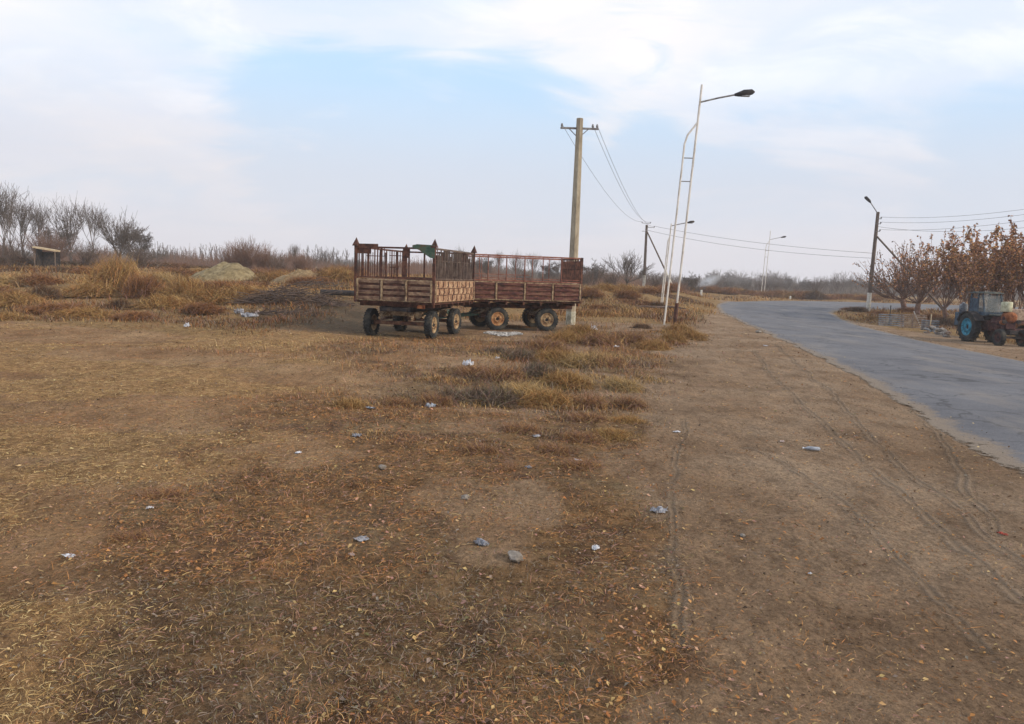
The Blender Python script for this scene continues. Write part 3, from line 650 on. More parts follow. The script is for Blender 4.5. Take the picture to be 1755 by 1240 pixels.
def grow(seed, H=6.0, trunk=0.28, r0=0.13, limbs=6, levels=4, spread=0.9, up=0.25, twig=0.012, wander=0.16, kids=4, stems=1, ratio=.55, rmin=None):
    r = random.Random(seed); trunk_s, crown_s = [], []
    def br(p, d, ln, rad, lv):
        k = 5 if lv == 0 else 4; st = ln / k; pts = [p]
        for i in range(k):
            w_ = wander * (0.5 if lv == 0 else 1.0 + .25 * lv)
            d = (d + Vector((r.gauss(0, w_), r.gauss(0, w_), r.gauss(0, w_) + up * (0.25 if lv else 0)))).normalized()
            q = p + d * st; ra = rad * (1 - 0.6 * i / k); rb = rad * (1 - 0.6 * (i + 1) / k)
            (trunk_s if lv == 0 else crown_s).append((*p, *q, max(ra, twig), max(rb, twig))); p = q; pts.append(p)
            if lv < levels and (lv > 0 or (i + 1) / k > trunk):
                nk = r.choice([1, 2]) if lv else max(1, limbs // 3)
                for _ in range(nk if lv < levels - 1 else kids - 2):
                    ax = Vector((r.gauss(0, 1), r.gauss(0, 1), r.gauss(0, .4))); ax = (ax - ax.dot(d) * d).normalized()
                    nd = (d * (1 - spread * .5) + ax * spread * r.uniform(.6, 1.1)).normalized()
                    br(p, nd, ln * ratio * r.uniform(.7, 1.15) * (1.15 - .35 * i / k if lv == 0 else 1), rb * .62, lv + 1)
        return
    for s in range(stems):
        a = r.uniform(0, 2 * pi); tl = 0.05 if stems == 1 else 0.35
        br(Vector((0, 0, -0.05)), Vector((cos(a) * tl, sin(a) * tl, 1)).normalized(), H * (.72 if stems == 1 else r.uniform(.6, .85)), r0 * (1 if stems == 1 else r.uniform(.6, 1)), 0)
    return trunk_s, crown_s
def shoots(seed, H=4.0, trunk=.8, r0=.11, limbs=6, per=9, fan=.75, lo=.15, lean_in=.45, twig=.010, side=2, ln=1.0, limb_len=.9):
    """short trunk, forking limbs and long straight shoots fanning up from them"""
    r = random.Random(seed); T, C = [], []
    p = Vector((0, 0, -.05)); d = Vector((r.gauss(0, .1), r.gauss(0, .1), 1)).normalized()
    k = 4
    for i in range(k):
        q = p + d * (trunk / k); T.append((*p, *q, r0 * (1.15 - .08 * i), r0 * (1.07 - .08 * i))); p = q; d = (d + Vector((r.gauss(0, .07), r.gauss(0, .07), 0))).normalized()
    def chain(p, d, ln, ra, n, w_, up):
        pts = []
        for i in range(n):
            d = (d + Vector((r.gauss(0, w_), r.gauss(0, w_), r.gauss(0, w_) + up))).normalized(); q = p + d * (ln / n)
            C.append((*p, *q, max(twig, ra * (1 - .75 * i / n)), max(twig * .8, ra * (1 - .75 * (i + 1) / n)))); p = q; pts.append((p, d))
        return pts
    for a in range(limbs):
        an = 2 * pi * (a + r.uniform(-.3, .3)) / limbs; el = r.uniform(lo, fan); dd = Vector((cos(an) * sin(el * 1.45), sin(an) * sin(el * 1.45), cos(el * 1.45))).normalized()
        pts = chain(p, dd, limb_len * r.uniform(.7, 1.3), r0 * .38, 4, .10, .05)
        for j in range(per):
            q, d0 = pts[r.choice([1, 2, 3, 3])]; nd = (d0 * (1 - lean_in) + Vector((r.gauss(0, .33), r.gauss(0, .33), lean_in + .25))).normalized()
            sp = chain(q, nd, (H - trunk - .6 * limb_len) * r.uniform(.45, 1.0) * ln, r0 * .17, 6, .055, .05)
            for m_ in range(side):
                q2, d2 = sp[r.randrange(1, 5)]; chain(q2, (d2 + Vector((r.gauss(0, .45), r.gauss(0, .45), r.gauss(0, .2)))).normalized(), H * .16 * r.uniform(.5, 1.3), twig * 1.3, 3, .08, .05)
    return T, C
PROTO = {}
def tree_proto(key, bark, leaf=None, **kw):
    tr, cr = (shoots if kw.pop('fanned', False) else grow)(**kw)
    root = empty(key.split('|')[0]); V, Fc = seg_tubes(tr, 6); a = np_mesh('trunk', V, Fc, M[bark], root, smooth=True)
    V, Fc = seg_tubes(cr, 3)
    b_ = np_mesh('crown', V, Fc, M[bark], root)
    kids = [a, b_]
    if leaf:
        cnt, size, names, wts = leaf; S = np.array(cr); thin = S[(S[:, 7] <= np.percentile(S[:, 7], 70)) & (S[:, 2] > .32 * S[:, 5].max())]
        i = rng.integers(len(thin), size=cnt); f = rng.random((cnt, 1)); P = thin[i, :3] * (1 - f) + thin[i, 3:6] * f + (rng.random((cnt, 3)) - .5) * .07
        e1 = rng.normal(size=(cnt, 3)); e1 /= np.linalg.norm(e1, axis=1)[:, None]; e1[:, 2] -= .5; e2 = np.cross(e1, rng.normal(size=(cnt, 3))); e2 /= np.linalg.norm(e2, axis=1)[:, None]
        s = size * (.5 + rng.random((cnt, 1))); V = np.stack([P, P + e1 * s * .5 + e2 * s * .4, P + e1 * s, P + e1 * s * .5 - e2 * s * .4], 1).reshape(-1, 3)
        k = np.arange(cnt)[:, None] * 4; Fc = k + np.array([0, 1, 2, 3])
        lf_ = np_mesh('leaves', V, Fc, M['leaf'], root, cols=np.repeat(pick(names, wts, cnt), 4, 0)); kids.append(lf_)
    ALLCH[root.name] = kids
    zmax = max(q[5] for q in cr + tr); root['h'] = zmax
    PROTO[key] = [root, False]
def put(key, loc, height, rz=None, label=None, cat='tree', group=None, sx=1.0):
    root, used = PROTO[key]
    o = root if not used else copy_tree(root); PROTO[key][1] = True
    s = height / PROTO[key][0]['h']; o.location = (loc[0], loc[1], loc[2] - .05); o.rotation_euler = (0, 0, random.uniform(0, 6.28) if rz is None else rz); o.scale = (s * sx, s * sx, s)
    tag(o, label, cat, group); return o
# the prototype of each kind is itself the first tree placed
tree_proto('bare_tree|tall', 'bark_grey', seed=3, fanned=True, H=8, trunk=2.0, r0=.15, limbs=8, per=7, fan=.62, lo=.05, lean_in=.35, side=6, twig=.012, limb_len=2.2, ln=.9)
tree_proto('bare_tree|slim', 'bark_grey', seed=8, fanned=True, H=8, trunk=2.4, r0=.12, limbs=6, per=7, fan=.42, lo=.03, lean_in=.45, side=7, twig=.012, limb_len=2.4, ln=.9)
tree_proto('bare_tree|round', 'bark_grey', seed=21, fanned=True, H=5.5, trunk=1.3, r0=.15, limbs=10, per=8, fan=.95, lo=.1, lean_in=.12, side=7, twig=.011, limb_len=1.7, ln=.8)
tree_proto('bare_tree|fan', 'bark_grey', seed=33, H=5, trunk=.2, r0=.10, limbs=6, levels=4, spread=.75, up=.25, twig=.011, wander=.14, stems=3, ratio=.55)
tree_proto('bare_shrub|red', 'bark_red', seed=13, fanned=True, H=4, trunk=.2, r0=.07, limbs=17, per=20, fan=.85, lo=.05, lean_in=.25, side=2, twig=.008, limb_len=.9)
tree_proto('bare_shrub|brown', 'bark_brown', seed=17, fanned=True, H=3, trunk=.15, r0=.06, limbs=11, per=11, fan=.9, lo=.05, lean_in=.2, side=3, twig=.008, limb_len=.8)
tree_proto('sapling|a', 'bark_grey', seed=44, H=4, trunk=.15, r0=.04, limbs=4, levels=2, spread=.35, up=.5, twig=.012, wander=.06, stems=3, kids=5, ratio=.38)
leafy = (5800, .085, ['rust', 'leaforange', 'brown', 'ochre', 'leafpink'], [3.5, 4, 1.8, 1.4, 4])
tree_proto('mulberry_tree|a', 'bark_red', leaf=leafy, seed=61, fanned=True, H=5, trunk=.7, r0=.10, limbs=7, per=7, fan=.75, lo=.05, lean_in=.6, side=1, twig=.008, limb_len=1.0)
tree_proto('mulberry_tree|b', 'bark_red', leaf=leafy, seed=66, fanned=True, H=5, trunk=.6, r0=.10, limbs=8, per=6, fan=.85, lo=.05, lean_in=.5, side=1, twig=.008, limb_len=1.2)
tree_proto('mulberry_tree|c', 'bark_red', leaf=(2600, .075, ['brown', 'rust', 'leafpink', 'leaforange'], [2, 3, 3, 2]), seed=71, fanned=True, H=4.2, trunk=.9, r0=.14, limbs=10, per=12, fan=1.0, lo=.1, lean_in=.22, side=2, twig=.008, limb_len=1.0)

def hgt(loc, px, top):
    hy = 473 + (px - CX) * math.tan(ROLL); return max(.6, EYE + (hy - top) / F * loc[1] - loc[2])
for key, px, d, top, lab, rz in [
    ('bare_tree|slim', 8, 62, 308, 'tallest bare tree at the far left edge above the bank', 1.0),
    ('bare_tree|tall', 45, 68, 322, 'tall bare forked tree second from the left edge', 2.0),
    ('bare_tree|slim', 72, 74, 345, 'slim bare tree standing behind the slab roofed shelter', 4.0),
    ('bare_tree|tall', 122, 66, 326, 'tall bare tree just right of the slab roofed shelter', .4),
    ('bare_tree|slim', 150, 70, 345, 'bare tree with a narrow crown between the tall forked tree and the round one', 5.0),
    ('bare_tree|round', 205, 62, 352, 'dense wide crowned bare tree behind the ochre bushes on the left bank', 4.3),
    ('bare_tree|fan', 238, 66, 374, 'short many stemmed bare tree at the right end of the left grove', 1.4),
    ('bare_tree|slim', 30, 80, 340, 'thin bare tree in the back row at the far left', 3.2),
    ('bare_tree|fan', 100, 84, 372, 'low bare tree in the back row behind the left grove', .7),
    ('bare_tree|slim', 502, 85, 415, 'thin bare tree between the reddish thicket and the trailers', .2),
    ('bare_tree|round', 560, 95, 420, 'small round bare tree just left of the trailers on the horizon', 3.0),
    ('bare_tree|round', 1072, 84, 426, 'round spreading bare tree between the trailers and the braced pole', 5.1),
    ('bare_tree|fan', 1022, 92, 440, 'grey bare thicket tree left of the round spreading tree', 2.7),
    ('bare_tree|tall', 787, 100, 416, 'faint bare tree above the dark stick side of the left trailer', .9),
    ('bare_tree|slim', 858, 92, 428, 'bare tree seen through the left half of the far trailer rail', 2.9),
    ('bare_tree|tall', 884, 100, 424, 'bare tree seen through the middle of the far trailer rail', 3.9),
    ('bare_tree|slim', 908, 92, 430, 'bare tree seen through the far trailer rail right of its middle', 4.4),
    ('bare_tree|fan', 828, 90, 432, 'bushy bare tree at the left end of the far trailer rail', .1),
    ('bare_tree|fan', 950, 96, 438, 'low bare tree seen through the right end of the far trailer rail', 1.9),
    ('bare_tree|fan', 1190, 96, 462, 'small dark bare tree right of the tall white lamp frames beside the smoke', 1.9)]:
    p = atd(px, d); put(key, p, hgt(p, px, top), rz, lab, sx=1.45 if px == 1072 else 1.0)
for px, d, top, lab, k in [(425, 58, 400, 'large reddish bare thicket shrub on the bank left of the trailers', 'red'), (455, 56, 412, 'reddish shrub at the right side of the big thicket', 'red'),
    (402, 64, 408, 'pale reddish shrub at the left side of the big thicket', 'red'), (478, 52, 432, 'low sprawling reddish shrub at the foot of the thicket', 'brown'),
    (515, 70, 428, 'reddish brown shrub half way between thicket and left trailer', 'red'), (20, 56, 400, 'brown shrub under the tall trees at the left edge', 'brown'),
    (85, 60, 385, 'reddish brown shrub directly behind the slab roofed shelter', 'red'), (150, 60, 405, 'brown shrub right of the slab roofed shelter', 'brown'),
    (240, 58, 420, 'brown shrub under the many stemmed tree', 'brown'), (1000, 75, 452, 'brown shrub just right of the far trailer', 'brown'), (1045, 78, 458, 'brown shrub under the round spreading tree', 'brown'),
    (1125, 84, 462, 'brown shrub just right of the braced pole', 'brown'), (540, 44, 462, 'brown shrub above the dumped branches', 'brown'), (820, 72, 455, 'brown shrub behind the middle of the trailers', 'brown'),
    (900, 75, 455, 'brown shrub behind the far trailer board', 'brown'), (590, 60, 452, 'brown shrub tight against the left post of the left trailer', 'brown'), (1165, 88, 478, 'reddish shrub between the white lamp frames', 'red')]:
    p = atd(px, d); put('bare_shrub|' + k, p, hgt(p, px, top), None, lab, 'shrub', sx=1.25)
sx_ = [265, 274, 284, 293, 303, 312, 322, 332, 343, 352, 362, 371, 380, 388, 490, 498, 525, 534, 545, 573, 584, 596]
for i, px in enumerate(sx_):
    d = 100 + (i * 37 % 17); p = atd(px, d); put('sapling|a', p, hgt(p, px, 412 + (i * 53 % 17) + (px - 265) * .02), None, 'thin upright grey sapling on the left horizon', 'tree', 'thin saplings in a row along the left horizon')
for i in range(46):
    px = 1215 + i * 8.4 + random.uniform(-5, 5); d = random.uniform(150, 210); p = atd(px, d); k = ['bare_tree|fan', 'bare_tree|round', 'bare_shrub|brown', 'sapling|a'][i % 4]
    top = 455 + 16 * vnoise(px, 3.3, 40.) + (px - 1215) * .03; put(k, p, hgt(p, px, top + random.uniform(-4, 12)), None, 'small hazy grey tree in the distant line beyond the road bend', 'tree', 'hazy trees in the distant line beyond the road bend')
for px, d, top, k, lab, rz in [(1577, 56, 415, 'c', 'bushy tree with a dark single trunk and few leaves behind the pole prop', 1.0), (1552, 60, 412, 'c', 'nearly leafless tree just right of the wooden lamp pole', 3.0),
    (1625, 50, 385, 'a', 'tall tree with upright rust leaved branches left of the tractor cab', .5), (1668, 46, 408, 'b', 'rust leaved tree directly behind the tractor cab', 2.0),
    (1708, 48, 390, 'a', 'rust leaved tree behind the tractor bonnet', 3.4), (1742, 46, 372, 'b', 'tallest rust leaved tree near the right edge', 4.4), (1785, 44, 385, 'a', 'rust leaved tree cut by the right edge', 5.0),
    (1650, 62, 430, 'a', 'leafy tree in the back row behind the tractor cab', 1.7), (1825, 50, 375, 'b', 'leafy tree beyond the right edge', 1.2),
    (1725, 62, 430, 'b', 'leafy tree in the back row behind the bonnet', 2.6)]:
    if px > 1800: continue
    p = atd(px, d); put('mulberry_tree|' + k, p, hgt(p, px, top), rz, lab, sx=1.18)

# far wood as one mass
S = []
for i in range(17000):
    px = random.uniform(-500, 2300); d = random.uniform(170, 300); hy = 473 + (px - CX) * math.tan(ROLL); dd = ray(px, hy); xx = dd.x / dd.y * d
    h_ = (2.4 + 4.2 * float(vnoise(px, 1.0, 70.)) * random.random() ** .6) * d / 220; z_ = float(terrain0(xx, d))
    for _ in range(2):
        S.append((xx, d, z_, xx + random.gauss(0, .25) * h_, d + random.gauss(0, .2), z_ + h_ * random.uniform(.5, 1), .09, .04))
V, Fc = seg_tubes(S, 3); tag(np_mesh('distant_wood', V, Fc, M['bark_grey']), kind='stuff')
S = []
for i in range(15000):
    px = random.uniform(-300, 1180); d = random.uniform(88, 135); hy = 473 + (px - CX) * math.tan(ROLL); dd = ray(px, hy); xx = dd.x / dd.y * d
    h_ = (1.0 + 3.3 * float(vnoise(px, 4.0, 46.)) * (.4 + .6 * random.random())); z_ = float(terrain0(xx, d)) - .1
    S.append((xx, d, z_, xx + random.gauss(0, .3), d + random.gauss(0, .2), z_ + h_ * random.uniform(.5, 1), .022, .012))
V, Fc = seg_tubes(S, 3); tag(np_mesh('thicket_undergrowth', V, Fc, M['bark_red']), kind='stuff')
# weeds bodies
def bush_proto(key, names, wts, n=6500, wd=0.0065):
    root = None
    a = rng.random(n) * 2 * pi; el = np.arccos(rng.random(n) * .95); r_ = .55 + .45 * rng.random(n)
    kk = rng.integers(0, 70, n); ca_ = rng.random(70) * 2 * pi; ce_ = np.arccos(rng.random(70) * .95); cr_ = .5 + .5 * rng.random(70)
    a = ca_[kk] + rng.normal(0, .22, n); el = np.clip(ce_[kk] + rng.normal(0, .14, n), 0, 1.5); r_ = cr_[kk] * (.45 + .55 * rng.random(n))
    b0 = np.stack([rng.normal(0, .16, n), rng.normal(0, .16, n), np.zeros(n) - .02], -1)
    tip = np.stack([np.sin(el) * np.cos(a) * r_ * .62, np.sin(el) * np.sin(a) * r_ * .62, (.12 + np.cos(el)) * r_ * .95], -1)
    b0 = b0 + tip * (.45 * rng.random((n, 1))); tip = tip + rng.normal(0, .05, (n, 3))
    md = b0 * .5 + tip * .5 + rng.normal(0, .03, (n, 3)) + np.array([0, 0, .06])
    wv_ = rng.normal(size=(n, 3)); wv_ /= np.linalg.norm(wv_, axis=1)[:, None]; wv_ *= wd * .5
    V = np.stack([b0 - wv_, b0 + wv_, md + wv_, md - wv_, tip], 1).reshape(-1, 3); i = np.arange(n)[:, None] * 5
    Fc = np.concatenate([i + np.array([0, 1, 2]), i + np.array([0, 2, 3]), i + np.array([3, 2, 4])], 0)
    V2, F2 = V, Fc
    o = np_mesh('dry_bush', V2, F2, M['weeds'], cols=np.repeat(pick(names, wts, n), 5, 0)); PROTO[key] = [o, False]
bush_proto('tan', ['straw', 'pink', 'orange', 'brown'], [2, 4, 2, 3]); bush_proto('dusky', ['grey', 'pink', 'dark', 'olive'], [4, 2, 2, 2]); bush_proto('ochre', ['ochre', 'straw', 'orange', 'brown'], [4, 1.6, 3, 2]); bush_proto('rust', ['rust', 'orange', 'brown', 'pink'], [4, 2, 3, 2]); bush_proto('dark', ['dark', 'brown', 'grey', 'rust'], [4, 3, 2, 1]); bush_proto('pale', ['straw2', 'straw', 'grey', 'ochre'], [2, 4, 1.5, 3])
def bush(key, px, d, w_, h_, label, group=None):
    o, used = PROTO[key]
    if used: o = o.copy(); COL.objects.link(o)
    PROTO[key][1] = True; p = atd(px, d); o.location = (p[0], p[1], p[2] - .04); o.scale = (w_, w_ * .8, h_); o.rotation_euler = (0, 0, random.uniform(0, 6.3)); tag(o, label, 'bush', group); return o
bush('ochre', 198, 33, 3.2, 2.0, 'tallest ochre bush on the left bank below the dense wide crowned tree')
bush('ochre', 320, 30, 2.8, 1.35, 'broad ochre bush in front of the pale soil heap')
bush('dark', 75, 29, 1.9, .9, 'dark grey brown bush on the pale track of the left bank')
bush('rust', 245, 31, 2.4, 1.4, 'rusty bush at the right shoulder of the tallest ochre bush')
bush('dark', 205, 26.5, 1.2, .6, 'small dark bush low on the bank below the tallest ochre bush')
gl = {'ochre': 'dry ochre bush of the left bank', 'rust': 'dry rust brown bush of the left bank', 'pale': 'dry pale straw bush of the left bank', 'dark': 'dark dry bush of the left bank'}
for px, d, w_, h_, k in [(150, 31, 2.2, .8, 'ochre'), (20, 27, 2, .7, 'ochre'), (100, 25, 1.8, .5, 'rust'), (140, 24, 1.6, .5, 'ochre'), (285, 27, 1.8, .7, 'ochre'), (360, 29, 2.2, .8, 'ochre'), (385, 31, 2.0, .8, 'rust'), (420, 30, 1.8, .7, 'ochre'), (345, 26, 1.5, .5, 'rust'),
        (60, 36, 2.4, .8, 'rust'), (10, 35, 2.4, .9, 'pale'), (270, 38, 2.5, .9, 'pale'), (300, 44, 2.5, .9, 'rust'), (440, 34, 2, .7, 'rust'), (350, 50, 3, 1.0, 'ochre'), (505, 44, 2.2, .8, 'ochre'), (535, 38, 2, .7, 'rust'), (470, 42, 2, .8, 'ochre'), (575, 40, 2.2, .9, 'ochre'),
        (590, 48, 2.6, 1.1, 'rust'), (40, 45, 3, .8, 'dark'), (120, 48, 3, .8, 'dark'), (170, 44, 2.6, .8, 'rust'), (-30, 30, 2.4, .8, 'rust'), (230, 24, 1.4, .4, 'rust'), (0, 22.5, 1.4, .4, 'ochre'), (15, 60, 4, 1.2, 'dark'), (55, 62, 4, 1.1, 'dark'), (130, 61, 4, 1.1, 'dark'), (175, 62, 4, 1.1, 'rust'), (215, 61, 4, 1.1, 'dark'), (260, 64, 4, 1.0, 'dark'), (300, 66, 4, 1.0, 'rust'), (340, 64, 4, .9, 'dark'), (460, 50, 3, 1.1, 'rust'), (500, 54, 3, 1.1, 'dark'), (550, 52, 3, 1.2, 'rust')]:
    bush(k, px, d, w_ * 1.45, h_ * 1.0, gl[k], k + ' bushes of the left bank')
gs_ = {'ochre': 'low ochre tuft in the central weed strip', 'rust': 'low tan brown tuft in the central weed strip', 'dark': 'low dusky grey tuft in the central weed strip', 'pale': 'low pale straw tuft in the central weed strip'}
for px, py, w_, h_, k in [(1000, 578, 1.5, .50, 'ochre'), (1040, 590, 1.4, .42, 'rust'), (970, 586, 1.2, .40, 'ochre'), (1080, 588, 1.2, .38, 'rust'), (1125, 596, 1.0, .30, 'ochre'), (935, 600, 1.1, .34, 'rust'), (900, 612, 1.0, .30, 'dark'), (960, 622, 1.2, .36, 'ochre'),
        (1005, 628, 1.1, .34, 'pale'), (1050, 630, 1.0, .28, 'rust'), (930, 645, 1.0, .32, 'dark'), (870, 650, .9, .28, 'rust'), (975, 660, 1.0, .30, 'ochre'), (905, 678, .95, .30, 'pale'), (850, 686, .9, .30, 'dark'), (790, 684, .8, .28, 'dark'),
        (750, 690, .6, .22, 'rust'), (945, 690, .9, .26, 'ochre'), (1010, 690, .8, .2, 'rust'), (600, 694, .55, .16, 'ochre'), (685, 690, .55, .16, 'rust'), (1075, 665, .8, .22, 'pale'), (860, 605, .9, .24, 'dark'), (820, 640, .8, .22, 'rust'), (1190, 580, 1.0, .34, 'ochre'), (1160, 586, 1.0, .36, 'ochre'), (1000, 752, .5, .13, 'rust'), (830, 770, .5, .13, 'rust'), (960, 770, .5, .12, 'rust'), (1060, 745, .6, .13, 'ochre'), (905, 740, .55, .12, 'rust'), (1020, 720, .6, .15, 'rust'), (1085, 720, .6, .13, 'ochre'), (880, 800, .4, .09, 'rust'), (1000, 800, .45, .1, 'rust'), (1090, 690, .7, .16, 'rust'), (200, 920, .3, .08, 'rust'), (270, 850, .4, .09, 'rust')]:
    p = at(px, py); o = bush({'rust': 'tan', 'dark': 'dusky'}.get(k, k), px, p[1], w_ * 1.3, h_ * 1.35, gs_[k], {'rust': 'tan', 'dark': 'dusky'}.get(k, k) + ' tufts of the central weed strip'); o['category'] = 'grass tuft'
gr = {k: 'dry %s bush between far trailer and lamp frames' % v for k, v in (('ochre', 'ochre'), ('rust', 'rust brown'), ('dark', 'dark'), ('pale', 'pale'))}
for px, d, w_, h_, k in [(1010, 45, 2.4, .8, 'rust'), (1040, 48, 2.4, .8, 'ochre'), (1075, 46, 2.4, .7, 'rust'), (1070, 55, 2.5, .9, 'ochre'), (1120, 56, 3, .9, 'rust'), (1015, 56, 3, .9, 'pale'), (1090, 60, 3, 1.0, 'dark'), (1150, 70, 3.4, 1.2, 'rust'), (1035, 41, 2, .5, 'rust'), (1180, 80, 3.5, 1.2, 'rust'), (1128, 44, 1.8, .5, 'dark')]:
    bush(k, px, d, w_, h_, gr[k], k + ' bushes right of the trailers')
bush('ochre', 1168, 27.5, 1.5, .45, 'ochre bush at the foot of the dark sleeved lamp leg')
bush('dark', 1105, 28.5, .9, .28, 'small dark green grey bush left of the nearest white lamp frame')
for i in range(34):
    px = 1175 + i * 10.2 + random.uniform(-5, 5); k = ['rust', 'ochre', 'dark', 'rust'][i % 4]
    bush(k, px, 101 + random.uniform(0, 10), 4.2, 1.0 + .7 * random.random(), 'low %s bush beyond the road bend' % {'rust': 'rust brown', 'ochre': 'ochre', 'dark': 'dark'}[k], k + ' bushes beyond the road bend')
for px, d, w_, h_, k in [(1475, 60, 2.2, .6, 'dark'), (1510, 57, 2.4, .6, 'rust'), (1535, 54, 2.2, .6, 'ochre'), (1455, 62, 1.6, .35, 'rust'), (1500, 50, 2, .35, 'ochre'), (1560, 52, 2, .7, 'ochre'), (1600, 50, 2, .8, 'rust'), (1625, 46, 2, .8, 'dark'), (1560, 60, 2.4, .7, 'rust'), (1740, 42, 3, 1.1, 'rust'), (1700, 44, 3, 1.1, 'dark')]:
    bush(k, px, d, w_, h_, 'low %s bush on the roadside island' % {'rust': 'rust brown', 'ochre': 'ochre', 'dark': 'dark'}[k], k + ' bushes of the roadside island')

# ------------------------------------------------------------------ trailers
def make_wheel(parent, x, y, r, wd, side, rim, name='wheel', steer=0.0, lugs=26, z=None):
    """wheel = hub, with tyre and rim as sub-parts; axis along local X, outer face on side"""
    h_ = MB().lathe([(-.06, .02), (-.06, r * .17), (.04, r * .17), (.08, r * .10), (.08, .02)], 12)
    for k in range(6):
        a = k * pi / 3; h_.box((.055, cos(a) * r * .26, sin(a) * r * .26), (.03, .025, .025))
    o = h_.build(name, M['dark_steel'], parent, loc=(x, y, r if z is None else z)); o.rotation_euler = (0, 0, steer + (0 if side > 0 else pi))
    w2 = wd / 2; t_ = MB().lathe([(-w2 * .75, r * .58), (-w2, r * .70), (-w2 * .98, r * .86), (-w2 * .70, r * .965), (0, r * .985), (w2 * .70, r * .965), (w2 * .98, r * .86), (w2, r * .70), (w2 * .75, r * .58)], 36)
    for k in range(lugs):
        a = 2 * pi * k / lugs; mm_ = Matrix.Rotation(a, 3, 'X')
        for s_ in (-1, 1):
            q = mm_ @ Vector((s_ * w2 * .5, 0, r * .975)); t_.box(q, (w2 * .95, r * .075, r * .06), M=mm_ @ Matrix.Rotation(s_ * .5, 3, 'Z'))
    t_.build('tyre', M['tyre'], o, smooth=False)
    rm = MB().lathe([(w2 * .72, r * .60), (w2 * .80, r * .56), (w2 * .45, r * .50), (w2 * .30, r * .34), (w2 * .55, r * .30), (w2 * .55, r * .14), (w2 * .40, r * .14), (-w2 * .1, r * .3), (-w2 * .72, r * .56), (-w2 * .72, r * .60)], 28)
    for k in range(8):
        a = k * pi / 4; rm.box((w2 * .5, cos(a) * r * .42, sin(a) * r * .42), (.02, r * .06, r * .06))
    rm.build('rim', M[rim], o, smooth=True)
    return o
def corr_board(a, b, z0, z1, th, rows, name, mat, ribmat, parent, stakes, lip=True):
    """pressed board between plan points a and b: plate, horizontal pressings and vertical stakes (as a sub-part)"""
    a = Vector((*a, 0)); b = Vector((*b, 0)); d = (b - a); ln = d.length; d.normalize(); nrm = Vector((d.y, -d.x, 0)); rz = math.atan2(d.y, d.x)
    m_ = MB(); c_ = (a + b) / 2; m_.box((c_.x, c_.y, (z0 + z1) / 2), (ln, th, z1 - z0), rz); pr_ = MB()
    hh = (z1 - z0) / rows
    for k in range(rows):
        z = z0 + hh * (k + .5)
        pos = np.linspace(0, ln, stakes)
        for i in range(stakes - 1):
            q = a + d * ((pos[i] + pos[i + 1]) / 2) + nrm * (th * .5 + .010)
            pr_.box((q.x, q.y, z), (pos[i + 1] - pos[i] - .11, .034, hh * .60), rz)
    o = m_.build(name, M['rust_dark'], parent, bevel=.004); pr_.build('pressed_rib', M[mat], o, bevel=.010)  # darker plate colour stands in for shade between the pressings
    r_ = MB()
    for i, s in enumerate(np.linspace(0.03, ln - .03, stakes)):
        q = a + d * s + nrm * (th * .5 + .021); r_.box((q.x, q.y, (z0 + z1) / 2), (.055, .042, z1 - z0 - .02), rz)
    for z in (z0 + .02, z1 - .02):
        q = c_ + nrm * (th * .5 + .009); r_.box((q.x, q.y, z), (ln - .02, .018, .034), rz)
    r_.build('rib_frame', M[ribmat], o, bevel=.005)
    return o
